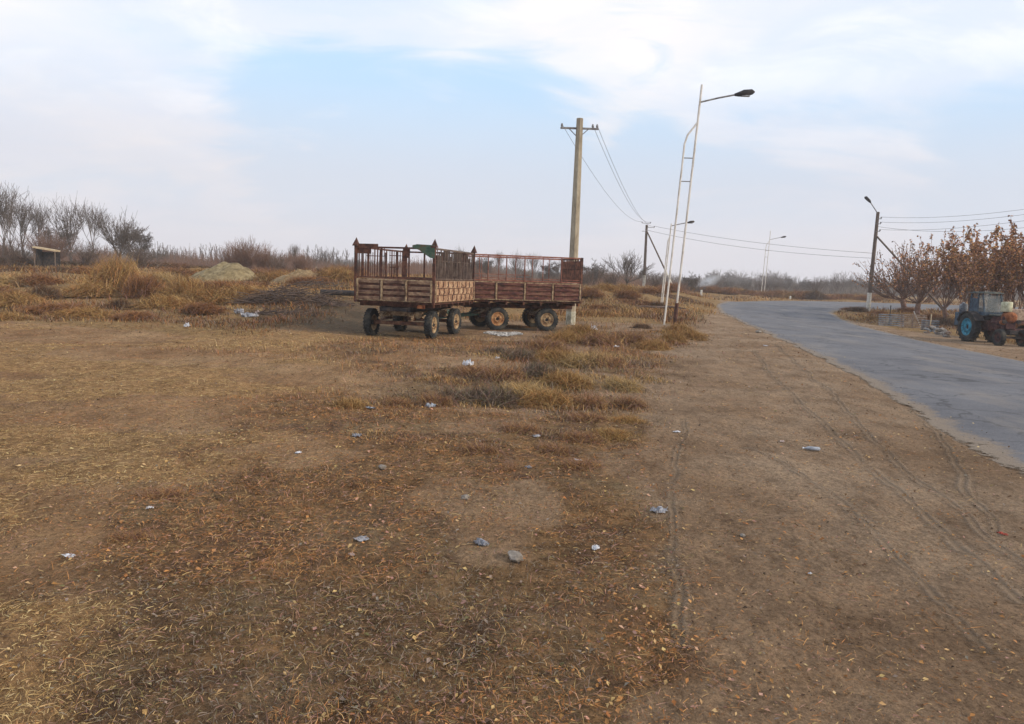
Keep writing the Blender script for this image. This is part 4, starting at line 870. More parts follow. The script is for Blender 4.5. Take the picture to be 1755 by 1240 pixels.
def trailer(root, Lh, W, axles, sp):
    """local y runs along the bed from 0 to Lh, +x is the long side that faces the viewer"""
    DZ, BZ, TZ = 1.04, 1.66, 2.56; rnd = random.Random(sp['seed'])
    bed = MB().box((0, Lh / 2, DZ - .03), (W - .06, Lh - .06, .055))
    for k in range(7): bed.box((0, .2 + k * (Lh - .4) / 6, DZ - .105), (W - .1, .06, .09))
    bed.build('deck', M['rust_dark'], root)
    ch = MB()
    for s_ in (-1, 1): ch.box((s_ * .42, Lh / 2, DZ - .22), (.08, Lh - .1, .14))
    for k in (0.06, Lh * .35, Lh * .65, Lh - .06): ch.box((0, k, DZ - .22), (.76, .07, .11))
    ch.build('chassis_frame', M[sp['chassis']], root)
    wx = W / 2
    corr_board((wx, 0), (wx, Lh), DZ, BZ, .03, 4, 'side_board', sp['side'], sp['rib'], root, 5)
    corr_board((-wx, Lh), (-wx, 0), DZ, BZ, .03, 4, 'side_board', sp['side'], sp['rib'], root, 5)
    corr_board((-wx + .03, 0), (wx - .03, 0), DZ, BZ, .03, 4, 'end_board', sp['end'], sp['rib'], root, 4)
    corr_board((wx - .03, Lh), (-wx + .03, Lh), DZ, BZ, .03, 4, 'end_board', sp['side'], sp['rib'], root, 4)
    for x_, y_ in ((wx, 0), (-wx, 0), (wx, Lh), (-wx, Lh)):
        p = MB().box((x_, y_, (DZ - .05 + TZ) / 2), (.075, .075, TZ - DZ + .05))
        if sp['finials']:
            b0 = len(p.v); e = .085; z = TZ
            p.v += [(x_ - e, y_ - e, z), (x_ + e, y_ - e, z), (x_ + e, y_ + e, z), (x_ - e, y_ + e, z), (x_ + .012, y_, z + .24)]
            p.f += [(b0, b0 + 1, b0 + 4), (b0 + 1, b0 + 2, b0 + 4), (b0 + 2, b0 + 3, b0 + 4), (b0 + 3, b0, b0 + 4), (b0 + 3, b0 + 2, b0 + 1, b0)]
        p.build('corner_post', M['rust_dark'], root)
    def rail(a, b, rods, name='lattice', mat='rust_dark', plates=(), top=True, thick=.05):
        a = Vector((*a, 0)); b = Vector((*b, 0)); d = (b - a).normalized(); ln = (b - a).length; rz = math.atan2(d.y, d.x); m_ = MB(); c_ = (a + b) / 2
        if top:
            m_.box((c_.x, c_.y, TZ - .03), (ln - .08, .045, thick), rz)
        m_.box((c_.x, c_.y, BZ + .04), (ln - .08, .035, .035), rz)
        for s, w_, z0, z1, lean, bow in rods:
            p0 = a + d * s; p1 = a + d * (s + lean); pm = (p0 + p1) / 2 + d * bow
            m_.bar((p0.x, p0.y, z0), (pm.x, pm.y, (z0 + z1) / 2), w_, .02 if w_ > .03 else w_); m_.bar((pm.x, pm.y, (z0 + z1) / 2), (p1.x, p1.y, z1), w_, .02 if w_ > .03 else w_)
        for s, z, w_, h_ in plates:
            q = a + d * s; m_.box((q.x, q.y, z), (w_, .012, h_), rz)
        return m_.build(name, M[mat], root)
    z0, z1 = BZ + .03, TZ - .05
    if sp['kind'] == 'sticks':
        rods = []
        for k in range(13): rods.append((.10 + k * .068 + rnd.uniform(-.012, .012), .016 if k % 4 else .028, z0, z1 - (0 if k % 3 else .12), rnd.uniform(-.02, .02), 0))
        for k in range(4): rods.append((1.03 + k * .062, .016, z0, z1 - .06, 0, 0))
        for k in range(3): rods.append((1.27 + k * .065, .016, z0 + (.3 if k else 0), z1 - .05, 0, 0))
        rods += [(.78, .05, z0, z1, 0, 0), (1.46, .085, z0, z1, 0, 0), (1.60, .045, z0, z1, 0, 0)]
        for k in range(3): rods.append((1.06 + k * .1, .014, z0, z0 + .35, .03, 0))
        pl = [(.36, TZ + .02, .62, .09), (.25, z1 - .08, .42, .16), (1.19, z1 - .20, .36, .022), (1.15, z1 - .52, .26, .022), (.6, z1 - .22, .55, .02), (1.5, z1 - .12, .16, .26)]
        rail((-wx, 0), (wx, 0), rods, plates=pl)
        rods = []
        s = .10
        while s < Lh - .1:
            lean = rnd.uniform(-.16, .16); rods.append((min(max(s, .2), Lh - .2), rnd.choice([.022, .03, .045]), z0, z1 - rnd.choice([0, 0, .05, .15]), lean, rnd.uniform(-.05, .05))); s += rnd.uniform(.06, .11)
        rail((wx, 0), (wx, Lh), rods, name='stick_fence', mat='bark_brown', plates=[(Lh / 2, z1 - .3, Lh - .3, .02)])
        rail((wx, Lh), (-wx, Lh), [(.45 + k * .62, .06, z0, z1, 0, 0) for k in range(3)])
        rail((-wx, Lh), (-wx, 0), [(.3 + k * .42, .03, z0, z1, rnd.uniform(-.05, .05), 0) for k in range(9)])
        g = MB()
        b0 = len(g.v); y_ = -.05
        g.v += [(wx - .62, y_, TZ - .01), (wx - .62, y_, TZ + .05), (wx - .48, y_, TZ + .08), (wx + .03, y_, TZ + .06), (wx + .03, y_, TZ - .30), (wx - .10, y_, TZ - .28), (wx - .42, y_, TZ - .08)]
        nv = 7; g.v += [(q[0], y_ - .02, q[2]) for q in g.v[b0:b0 + nv]]
        g.f += [tuple(range(b0, b0 + nv)), tuple(range(b0 + 2 * nv - 1, b0 + nv - 1, -1))] + [(b0 + i, b0 + nv + i, b0 + nv + (i + 1) % nv, b0 + (i + 1) % nv) for i in range(nv)]
        tag(g.build('gusset_plate', M['green_paint'], root), 'faded green corner plate')
        # pressed orange panel with dark wavy seams on the long side's near half
        pz = MB().box((wx + .052, Lh / 2, (DZ + BZ) / 2), (.012, Lh - .16, BZ - DZ - .04)); tag(pz.build('patterned_panel', M['board_orange'], root), 'orange tan panel with dark wavy seams')
        sm = MB(); ny = 8
        for r_ in range(1, 3):
            z = DZ + .02 + r_ * (BZ - DZ - .04) / 3
            for k in range(ny):
                ya = .12 + k * (Lh - .24) / ny; yb = ya + (Lh - .24) / ny * .9
                sm.bar((wx + .061, ya, z + rnd.uniform(-.012, .012)), (wx + .061, yb, z + rnd.uniform(-.012, .012)), .014, .022)
        for r_ in range(3):
            zb = DZ + .02 + r_ * (BZ - DZ - .04) / 3; hh = (BZ - DZ - .04) / 3
            for k in range(ny + 1):
                y0_ = .16 + k * (Lh - .34) / ny + (r_ % 2) * .12 + rnd.uniform(-.05, .05); y0_ = min(y0_, Lh - .2)
                p = [(wx + .060, y0_, zb + .03), (wx + .060, y0_ + .09, zb + hh * .4), (wx + .060, y0_ + .02, zb + hh * .7), (wx + .060, y0_ + .07, zb + hh - .02)]
                for i in range(3): sm.bar(p[i], p[i + 1], .018, .05)
        sm.build('panel_seam', M['rust_dark'], root)
    else:
        rods = []
        for k, (s, w_) in enumerate([(.42, .035), (.72, .09), (1.35, .10), (1.98, .10), (2.62, .05), (3.28, .05)]):
            rods.append((s, w_, z0, z1, 0, 0))
        rail((wx, 0), (wx, Lh), rods, mat='rail_red', plates=[(Lh / 2, BZ + .12, Lh - .12, .02), (1.2, BZ + .24, 1.9, .02)])
        rail((-wx, Lh), (-wx, 0), [(.5 + k * .64, .05, z0, z1, 0, 0) for k in range(5)], mat='rail_red')
        for yy in (0, Lh):
            rods = [(.12 + k * .075, .028, z0, z1 - (0 if k % 2 else .06), rnd.uniform(-.03, .03), 0) for k in range(28)]
            rail((-wx, yy), (wx, yy), rods, plates=[(W / 2, z1 - .35, W - .2, .03)])
    r = .405
    for i, (ya, rim_r, rim_l, st) in enumerate(axles):
        tx = W / 2 - .25
        ca, sa = cos(st), sin(st)
        for s_ in (1, -1):
            make_wheel(root, s_ * tx * ca, ya + s_ * tx * sa, r, .21, s_, rim_r if s_ > 0 else rim_l, steer=st, z=r - .012)
        ax = MB().bar((-tx * ca + .09, ya - tx * sa, r), (tx * ca - .09, ya + tx * sa, r), .10, .10)
        for s_ in (-1, 1):
            for k in range(4):
                hl = .48 - k * .1; ax.bar((s_ * .44 * ca - hl * -sa, ya + s_ * .44 * sa - hl * ca, r + .10 + k * .022), (s_ * .44 * ca + hl * -sa, ya + s_ * .44 * sa + hl * ca, r + .10 + k * .022), .07, .016)
        ax.build('axle', M[sp['axle']], root)
        tt = MB().box((0, ya, DZ - .36), (1.30, .16, .12), st); 
        for s_ in (-1, 1): tt.bar((s_ * .60, ya, DZ - .40), (s_ * .42, ya, r + .16), .07, .10); tt.bar((s_ * .5, ya - .45, r + .14), (s_ * .42, ya - .08, DZ - .3), .05, .06); tt.bar((s_ * .5, ya + .45, r + .14), (s_ * .42, ya + .08, DZ - .3), .05, .06)
        tt.build('axle_bracket', M[sp['bracket']], root)
        if i == sp['steer_i']:
            rg = MB(); n_ = 24
            rg.tube([(cos(2 * pi * k / n_) * .42, ya + sin(2 * pi * k / n_) * .42, DZ - .31) for k in range(n_ + 1)], .028, 6); rg.build('turntable_ring', M['dark_steel'], root)
            sg = sp['draw']
            db = MB(); ye = ya + sg * 2.1
            for s_ in (-1, 1): db.bar((s_ * .45, ya + sg * .35, r + .12), (0, ye, sp['drawz']), .07, .08)
            db.box((0, ye + sg * .1, sp['drawz']), (.09, .2, .07)); db.build('drawbar', M[sp['drawmat']], root)
    tr_ = MB().bar((-.95, axles[0][0] + .1, r - .03), (.95, axles[0][0] + .1, r - .03), .022); tr_.build('tie_rod', M['rust'], root)
    lt = MB().box((wx - .35, Lh + .03 if sp['draw'] < 0 else -.03, DZ - .12), (.22, .05, .09)); lt.build('tail_lamp', M['rust_orange'], root)
    return root
zA = float(terrain0(-3, 22)); A = empty('farm_trailer', (-3.36, 20.48, zA), -R(14))
tag(A, 'near farm trailer with tan boards, orange patterned long side, green corner plate and pointed posts', 'trailer', 'old farm trailers')
trailer(A, 3.65, 2.34, [(.55, 'rim_tan', 'rim_tan', 0.02), (2.62, 'rim_tan', 'rim_tan', -.06)], dict(seed=3, side='board_tan', end='board_tan', rib='rib_pale', chassis='dark_steel', finials=True, kind='sticks', axle='rust', bracket='rib_pale', steer_i=1, draw=1, drawz=.62, drawmat='green_paint'))
B_ = empty('farm_trailer', (-1.87, 25.55, float(terrain0(0, 26))), -R(76.7))
tag(B_, 'far farm trailer with dark red boards and open red bar rail beside the concrete pole', 'trailer', 'old farm trailers')
trailer(B_, 4.0, 2.34, [(1.0, 'rim_orange', 'rim_tan', .14), (2.88, 'rim_tan', 'rim_tan', 0.0)], dict(seed=9, side='board_red', end='board_red', rib='rib_pale', chassis='rust_dark', finials=False, kind='bars', axle='rust', bracket='rib_pale', steer_i=0, draw=-1, drawz=.3, drawmat='green_paint'))

# ------------------------------------------------------------------ poles
def P3(px, py, d):
    """point at world distance y=d on the line of sight of a photo position"""
    r_ = ray(px, py); t_ = d / r_.y; return Vector((r_.x * t_, d, EYE + r_.z * t_))
pc = atd(981, 29.5)
pole = empty('concrete_pole', pc); tag(pole, 'tall tapered concrete power pole with a white painted foot behind the far trailer', 'pole')
MB().tube([(0, 0, .55), (0.02, 0, 4), (.03, 0, 8.1)], [.19, .17, .13], 8).build('shaft', M['concrete'], pole)
M['foot_paint'] = worn('dirty_whitewash', (0.25, 0.24, 0.18), (0.42, 0.41, 0.33), (0.58, 0.57, 0.49), 4)
MB().tube([(0, 0, -.3), (0, 0, .55)], [.203, .195], 8).build('painted_foot', M['foot_paint'], pole)
ca = MB().bar((-.72, .0, 7.72), (.78, .0, 7.72), .07, .07); ca.bar((-.4, 0, 7.72), (0, 0, 7.35), .03); ca.bar((.4, 0, 7.72), (0, 0, 7.35), .03); ca.build('crossarm', M['grey_steel'], pole)
INS1 = []
for xx in (-.66, .55, .72):
    i_ = MB().tube([(xx, 0, 7.755), (xx, 0, 7.80), (xx, 0, 7.84), (xx, 0, 7.9)], [.02, .05, .045, .025], 8); i_.build('insulator', M['insulator'], pole, smooth=True); INS1.append(Vector(pc) + Vector((xx, 0, 7.86)))
def lattice_pole(loc, h_, lean, label, prop, arms, foot, mat='pole_wood', r0=.13, r1=.09):
    o = empty('utility_pole', loc); tag(o, label, 'pole')
    top = Vector((lean, 0, h_)); ft = top * (foot / h_)
    MB().tube([ft, top * .6, top], [r0, (r0 + r1) / 2, r1], 8).build('shaft', M[mat], o)
    MB().tube([(-.0, 0, -.3), ft], [r0 * 1.07, r0 * 1.06], 8).build('painted_foot', M['whitewash'], o)
    if prop:
        (px_, pz_, bx, by, wf) = prop; a = top * (pz_ / h_) + Vector((.08, -.06, 0)); b2 = Vector((bx, by, gz(loc[0] + bx, loc[1] + by) - loc[2] - .1)); mdp = a + (b2 - a) * wf
        MB().tube([a, mdp], [.075, .09], 8).build('prop', M[mat], o)
        if wf < 1: MB().tube([mdp, b2], [.095, .10], 8).build('painted_prop_end', M['whitewash'], o)
    ends = []
    for (x0, z, ln) in arms:
        c_ = top * (z / h_); m_ = MB().bar((c_.x + x0, -.12, z), (c_.x + x0 + ln, -.12, z), .05); m_.build('crossarm', M['grey_steel'], o)
        for q in ((x0, x0 + ln) if abs(ln) > .5 else (x0 + ln,)):
            MB().tube([(c_.x + q, -.12, z + .02), (c_.x + q, -.12, z + .10), (c_.x + q, -.12, z + .16)], [.04, .07, .04], 6).build('insulator', M['insulator'], o); ends.append(Vector(loc) + Vector((c_.x + q, -.12, z + .15)))
    return o, ends
p2 = atd(1104, 84)
up2, INS2 = lattice_pole(p2, hgt(p2, 1107, 387), -.05, 'thin braced utility pole with white foot standing beyond the weeds left of the lamp frames', (0, 6.8, 3.7, -1.5, .55), [(-.55, 7.75, .95), (-.55, 6.85, .5), (.1, 7.3, .75)], 1.9, r0=.17, r1=.13)
p4 = atd(1491, 60)
up4, INS4 = lattice_pole(p4, 8.05, .10, 'leaning wooden lamp pole with white foot and diagonal prop across the road', (0, 6.1, 3.6, -5.5, 1.0), [(-.1, 7.5, .35), (-.1, 6.5, .35), (-.1, 7.1, .35)], 1.55, r0=.17, r1=.13)
ar = MB().tube([(.08, -.05, 7.9), (-.35, -.2, 8.35), (-.75, -.35, 8.75)], .035, 6); ar.build('lamp_arm', M['grey_steel'], up4)
hd = MB().tube([(-.72, -.34, 8.72), (-.86, -.4, 8.85), (-1.22, -.5, 9.1), (-1.32, -.52, 9.12)], [.05, .11, .13, .05], 8); hl = hd.build('lamp_head', M['dark_steel'], up4, smooth=True)

def lamp_frame(loc, h_, lean, gap, label, armz, arml, sleeve=False, thick=.045, rungs=(6.0, 6.95), hs=1.0):
    o = empty('lamp_frame', loc); tag(o, label, 'street lamp', 'white two legged tube street lamps'); s_ = h_ / 9.9; k = lean
    X = lambda z, q: q * gap + k * z
    zb = 8.0 * s_
    MB().tube([(X(-.3, -.5), 0, -.3), (X(zb * .55, -.5), 0, zb * .55), (X(zb * .94, -.5), 0, zb * .94), (X(zb * .985, -.3), 0, zb * .985), (X(zb * 1.03, .25), 0, zb * 1.03), (X(zb * 1.05, .5), 0, zb * 1.05)], thick * .9, 7).build('leg', M['white_steel'], o)
    MB().tube([(X(.9 if sleeve else -.3, .5), 0, .9 if sleeve else -.3), (X(zb, .5), 0, zb), (X(h_, .5), 0, h_)], thick, 7).build('leg', M['white_steel'], o)
    if sleeve: MB().tube([(X(-.3, .5), 0, -.3), (X(.95, .5), 0, .95)], thick * 1.9, 8).build('sleeve', M['rust_dark'], o)
    for z in rungs: MB().bar((X(z * s_, -.5), 0, z * s_), (X(z * s_, .5), 0, z * s_), thick * .8).build('rung', M['grey_steel'], o)
    MB().tube([(X(armz, .5), 0, armz), (X(armz, .5) + arml * .5, 0, armz + arml * .13), (X(armz, .5) + arml, 0, armz + arml * .24)], thick * .8, 6).build('lamp_arm', M['grey_steel'], o)
    e = Vector((X(armz, .5) + arml, 0, armz + arml * .24))
    hd_ = MB().tube([e - Vector((.1, 0, .02)), e + Vector((.05, 0, .0)) * hs, e + Vector((.3, 0, .06)) * hs, e + Vector((.62, 0, .12)) * hs, e + Vector((.72, 0, .12)) * hs], [.05 * hs, .09 * hs, .14 * hs, .11 * hs, .03 * hs], 8).build('lamp_head', M['dark_steel'], o, smooth=True)
    MB().box(e + Vector((.36, 0, -.05)) * hs, (.34 * hs, .16 * hs, .05)).build('lamp_glass', M['lamp_glass'], o, bevel=.01)
    return o
l1 = at(1147, 557); lamp_frame(l1, 9.9, .055, .44, 'nearest tall leaning white lamp frame with a dark sleeve on its right leg', 9.2, 1.5, True, .045)
l2 = at(1134, 520); l2 = (l2[0], l2[1], l2[2]); lamp_frame(l2, hgt(l2, 1150, 385), .055, .10, 'slender white lamp frame just behind the nearest one with its lamp head to the right', hgt(l2, 1150, 389), 1.05, False, .04, rungs=(), hs=.6)
l3 = atd(1308, 112); lamp_frame(l3, hgt(l3, 1320, 397), .03, .45, 'farthest white lamp frame standing alone beyond the road bend', hgt(l3, 1320, 412), 1.75, False, .05)

# wires
def wire(a, b, sag, label, r_=.012, group='power lines'):
    a = Vector(a); b = Vector(b); n_ = 26; pts = []
    for i in range(n_ + 1):
        s = i / n_; p = a.lerp(b, s); p.z -= sag * 4 * s * (1 - s); pts.append(p)
    o = MB().tube(pts, [r_ * .5 + .00009 * p.y for p in pts], 4, cap=False).build('power_line', M['wire']); tag(o, label, 'wire', group)
top2 = INS2
wire(INS1[0], top2[0], 1.0, 'wire from the left end of the concrete pole crossarm to the braced pole')
wire(INS1[1], top2[1], 1.1, 'wire from the inner right insulator of the concrete pole to the braced pole')
wire(INS1[2], top2[-1], 1.1, 'wire from the outer right insulator of the concrete pole to the braced pole')
wire(top2[-1], Vector(p4) + Vector((0, 0, 4.75)), .35, 'upper wire crossing above the road from the braced pole to the wooden lamp pole', .014)
wire(top2[2], Vector(p4) + Vector((0, 0, 4.35)), .5, 'lower wire crossing above the road from the braced pole to the wooden lamp pole', .014)
for k, (a, yy, lab) in enumerate([(0, 349, 'topmost'), (2, 358, 'second'), (1, 368, 'third')]):
    wire(INS4[a], P3(1850, yy - 5, 40), .35, '%s wire running off to the right from the wooden lamp pole' % lab, .010)
wire(Vector(p4) + Vector((.1, 0, 6.9)), P3(1850, 378, 42), .5, 'lowest wire running off to the right from the wooden lamp pole', .010)

# ------------------------------------------------------------------ tractor, fence panels, shelter, markers
rx, ry = 20.62, 33.0; TZ0 = float(terrain0(rx + .8, ry - 1)); Tr = empty('tractor', (rx + .56, ry, TZ0), R(180 - 1))   # local +y is forward
tag(Tr, 'old tractor with bright blue rear wheels and a rusty engine parked across the road', 'tractor')
# local frame: x to its left..; after the turn local +x points to -X (towards the viewer's side)
r1 = .68; r2 = .37
for s_ in (1, -1): make_wheel(Tr, s_ * .58, 0, r1, .34, s_, 'rim_blue' if s_ > 0 else 'maroon', lugs=20, z=r1 - .02)
for s_ in (1, -1): make_wheel(Tr, s_ * .50, 2.05, r2, .20, s_, 'maroon', lugs=18, z=r2 - .02)
MB().box((0, .25, .78), (.42, 1.1, .42)).box((0, 0, .66), (1.1, .22, .24)).bar((0, .6, .72), (0, 1.0, .72), .34, .36).build('gearbox', M['maroon'], Tr, bevel=.03)
en = MB().box((0, 1.25, .86), (.40, .85, .46)).box((0, 1.25, 1.14), (.30, .75, .14)).tube([(.22, 1.0, .95), (.30, 1.2, .95), (.26, 1.5, .9)], .05, 8).tube([(-.22, 1.0, 1.0), (-.28, 1.4, 1.0)], .06, 8).box((.25, 1.45, .72), (.12, .26, .2)); en.build('engine', M['maroon'], Tr, bevel=.02)
MB().box((0, 1.78, .96), (.52, .16, .56)).box((0, 1.9, .92), (.40, .05, .44)).build('radiator', M['maroon'], Tr, bevel=.02)
MB().box((0, 1.85, .58), (.34, .7, .14)).bar((-.52, 2.05, r2), (.52, 2.05, r2), .10).bar((0, 1.95, .5), (0, 2.1, .5), .3, .1).build('front_axle', M['dark_steel'], Tr)
MB().tube([(0, 1.45, 1.16), (0, 1.60, 1.20), (0, 1.95, 1.20), (0, 2.02, 1.18)], [.10, .235, .235, .12], 16).tube([(.26, 1.72, .98), (.30, 1.9, .98)], .10, 12).build('air_drum', M['rust_orange'], Tr, smooth=True)
MB().tube([(.05, 1.62, 1.43), (.05, 1.62, 1.47), (.05, 1.62, 1.84), (.05, 1.62, 1.86)], [.19, .215, .215, .18], 14).build('canister', M['cream'], Tr, smooth=True)
MB().bar((0, .72, 1.27), (0, 1.5, 1.27), .44, .05).build('bonnet_strip', M['cab_grey'], Tr)
for s_ in (1, -1):
    fd = MB(); prof = [(-.66, .92), (-.52, 1.16), (-.25, 1.34), (.15, 1.36), (.48, 1.22), (.72, .98)]
    for (ya, za), (yb, zb_) in zip(prof[:-1], prof[1:]): fd.bar((s_ * .57, ya, za), (s_ * .57, yb, zb_), .42, .035)
    fd.build('fender', M['dark_steel'], Tr)
cb_ = MB()
for x_ in (-.40, .40):
    cb_.bar((x_, -.42, 1.30), (x_, -.34, 2.16), .055); cb_.bar((x_, .22, 1.32), (x_, .18, 2.18), .05); cb_.bar((x_, .72, 1.30), (x_ * .98, .46, 2.16), .055)
    cb_.box((x_, .12, 1.30), (.04, 1.14, .16)); cb_.box((x_, -.10, 1.66), (.035, .55, .60))
cb_.box((0, -.43, 1.34), (.80, .04, .34)); cb_.box((0, .73, 1.30), (.80, .04, .14))
cb_.build('cab_frame', M['blue_paint'], Tr)
MB().box((0, .06, 2.20), (.92, 1.06, .05)).box((0, .06, 2.245), (.76, .88, .045)).build('cab_roof', M['cab_grey'], Tr, bevel=.02)
MB().box((0, .59, 1.74), (.76, .012, .78), M=Matrix.Rotation(.29, 3, 'X')).build('windscreen', M['glass'], Tr)
for x_ in (-.40, .40): MB().box((x_, .42, 1.72), (.010, .44, .74)).build('side_window', M['glass'], Tr)
MB().box((0, -.39, 1.82), (.74, .010, .58)).build('rear_window', M['glass'], Tr)
MB().box((0, -.05, 1.14), (.42, .40, .10)).box((0, -.24, 1.34), (.42, .08, .40)).build('seat', M['dark_steel'], Tr, bevel=.02)
sw = MB().tube([(cos(q * pi / 8) * .19, .42 + sin(q * pi / 8) * .08, 1.42 + sin(q * pi / 8) * .17) for q in range(17)], .014, 5).tube([(0, .42, 1.42), (0, .62, 1.15)], .02, 5); sw.build('steering_wheel', M['dark_steel'], Tr)
MB().tube([(-.12, 1.2, 1.2), (-.12, 1.2, 1.75)], .035, 8).build('exhaust_pipe', M['rust_dark'], Tr)
for s_ in (1, -1): MB().tube([(s_ * .30, 1.86, 1.02), (s_ * .30, 1.92, 1.02), (s_ * .30, 2.0, 1.02)], [.04, .085, .09], 10).build('headlight', M['dark_steel'], Tr)
MB().box((.35, -.98, .98), (.52, .36, .62)).bar((.35, -.8, .8), (.1, -.3, .8), .08).build('rear_tank', M['blue_paint'], Tr, bevel=.03)
MB().bar((.32, -.3, .5), (.36, -1.1, .4), .06).bar((-.32, -.3, .5), (-.36, -1.1, .4), .06).bar((0, -.3, .85), (0, -1.1, .8), .05).build('hitch_link', M['dark_steel'], Tr)
cn = MB().tube([(0, 0, 0), (0, 0, .02), (0, 0, .36), (0, 0, .40), (.03, 0, .43)], [.14, .17, .17, .10, .05], 12); co = cn.build('milk_can', M['board_grey'], smooth=True)
co.location = Tr.matrix_basis @ Vector((.35, -.98, 1.29)); tag(co, 'pale grey canister standing on the blue tank behind the tractor cab', 'canister')
# machine beyond the tractor's nose, cut by the frame
mc = at(1762, 588); mch = empty('farm_machine', (mc[0] + .6, mc[1] + 2.2, mc[2]), R(20)); tag(mch, 'dark maroon farm implement half cut by the right edge beside the tractor', 'farm implement')
MB().box((0, 0, .85), (1.9, .9, .10)).bar((-.9, -.4, .5), (.9, -.4, .5), .1).bar((-.9, .4, .5), (.9, .4, .5), .1).bar((-.9, -.4, .5), (-.9, .4, .9), .08).build('implement_frame', M['maroon'], mch)
MB().box((.1, 0, 1.20), (1.3, .7, .56)).build('hopper', M['board_brown'], mch, bevel=.04)
for s_ in (-1, 1): make_wheel(mch, s_ * .95, 0, .36, .16, s_, 'maroon', lugs=18, z=.34)
for k in range(5): MB().tube([(-.7 + k * .35, -.4, .5), (-.7 + k * .35, -.62, .30), (-.7 + k * .35, -.5, .03)], .022, 5).build('tine', M['dark_steel'], mch)

def slat_panel(px, d, wd, h_, rz, n_, mat, label, tilt=0.0):
    p = atd(px, d); o = empty('slatted_panel', (p[0], p[1], p[2] - .02), rz); o.rotation_euler = (tilt, 0, rz); tag(o, label, 'panel')
    m_ = MB()
    for k in range(n_): m_.box((0, 0, .06 + k * (h_ - .1) / (n_ - 1)), (wd, .05, (h_ / n_) * .55))
    m_.build('slats', M[mat], o)
    for x_ in (-wd / 2 + .12, 0, wd / 2 - .12): MB().box((x_, .045, h_ / 2), (.07, .045, h_ + .04)).build('post', M['board_brown'], o)
slat_panel(1533, 45, 1.5, .75, R(-6), 6, 'board_grey', 'grey blue slatted panel leaning at the roadside left of the brown one', -.12)
slat_panel(1570, 43.2, 1.45, .82, R(-14), 7, 'board_brown', 'brown slatted panel beside the rubble left of the tractor', -.10)
slat_panel(1600, 41.6, .9, .6, R(-30), 5, 'board_grey', 'small grey slatted panel piece at the left end of the rubble heap', .2)
def rock(name, loc, s, mat, seed, label, cat, flatn=.6, group=None, sub=2):
    r_ = random.Random(seed); import bmesh
    bm = bmesh.new(); bmesh.ops.create_icosphere(bm, subdivisions=sub, radius=1)
    for v in bm.verts:
        n_ = .72 + .55 * float(vnoise(v.co.x * 1.3 + seed * 3.1 + 9, v.co.y * 1.3 + v.co.z * 1.7 + seed, .8)); v.co = Vector((v.co.x * s[0], v.co.y * s[1], v.co.z * s[2])) * n_
    me = bpy.data.meshes.new(name); bm.to_mesh(me); bm.free(); me.materials.append(M[mat]); o = bpy.data.objects.new(name, me); COL.objects.link(o); o.location = loc; o.rotation_euler = (0, 0, r_.uniform(0, 6)); 
    if label: tag(o, label, cat, group)
    return o
k = 0
for i in range(26):
    px = 1592 + (i * 37 % 46); d = 38.5 - (px - 1592) * .09 + (i % 5) * .45; p = atd(px, d); s = .10 + .12 * ((i * 7) % 5) / 5
    rock('rubble_stone', (p[0], p[1], p[2] + s * .3 + (.18 if i % 3 == 0 else 0)), (s * 1.3, s, s * .7), ['stone', 'board_brown', 'stone', 'board_grey'][i % 4], i, 'piece of broken rubble in the heap left of the tractor', 'rubble', group='rubble pieces left of the tractor', sub=1)
p = atd(1585, 44); pk = MB().bar((0, 0, .0), (-.42, .2, .95), .16, .04).build('leaning_plank', M['whitewash'], loc=p); tag(pk, 'pale plank leaning to the left beside the dark trunk', 'plank')
for px, d, h_, mat, lab in ((1529, 46, 1.2, 'dark_steel', 'thin dark stake standing behind the grey blue slatted panel'), (1600, 41, .95, 'tan_plank', 'thin pale stake right of the leaning plank'), (1647, 38.5, .9, 'bark_brown', 'thin brown stake directly behind the tractor tank')):
    p = atd(px, d); o = MB().tube([(0, 0, -.1), (.02, 0, h_ * .6), (.03, .02, h_)], [.035, .032, .028], 6).build('stake', M[mat], loc=p); tag(o, lab, 'stake')
hp = MB(); nn_ = 40
for i in range(nn_):
    for j in range(nn_):
        a_ = i / (nn_ - 1) * 2 - 1; b2 = j / (nn_ - 1) * 2 - 1; x_ = a_ * 3.4; y_ = b2 * 2.4; r_ = math.hypot(a_ + .12 * math.sin(3 * b2), b2 * .95)
        hp.v.append((x_, y_, 1.0 * max(0, 1 - r_) ** .9 * (1 + .25 * math.sin(a_ * 2.3)) + .55 * float(fbm(x_ + 9, y_ + 4, 1.3)) * max(0, min(1, (1 - r_) * 2.5)) * (r_ < 1.02) - .22))
for i in range(nn_ - 1):
    for j in range(nn_ - 1): hp.f.append((i * nn_ + j, (i + 1) * nn_ + j, (i + 1) * nn_ + j + 1, i * nn_ + j + 1))
M['heap'] = worn('pale_dug_soil', (0.13, 0.10, 0.052), (0.23, 0.18, 0.095), (0.31, 0.25, 0.14), 2.6, bmp=1.0)
M['heap2'] = worn('ochre_dug_soil', (0.15, 0.10, 0.05), (0.25, 0.17, 0.085), (0.33, 0.24, 0.13), 3, bmp=1.0)
for px, d, sc_, lab in ((383, 43, .85, 'pale dug soil heap with a pointed top left of the reddish thicket'), (512, 40, .62, 'smaller ochre soil heap between the thicket and the dumped branches')):
    p = atd(px, d); o = hp.build('soil_heap', M['heap' if px < 400 else 'heap2'], smooth=True, loc=p); o.scale = (sc_ * .85, sc_, sc_ * 1.25); tag(o, lab, 'soil heap')
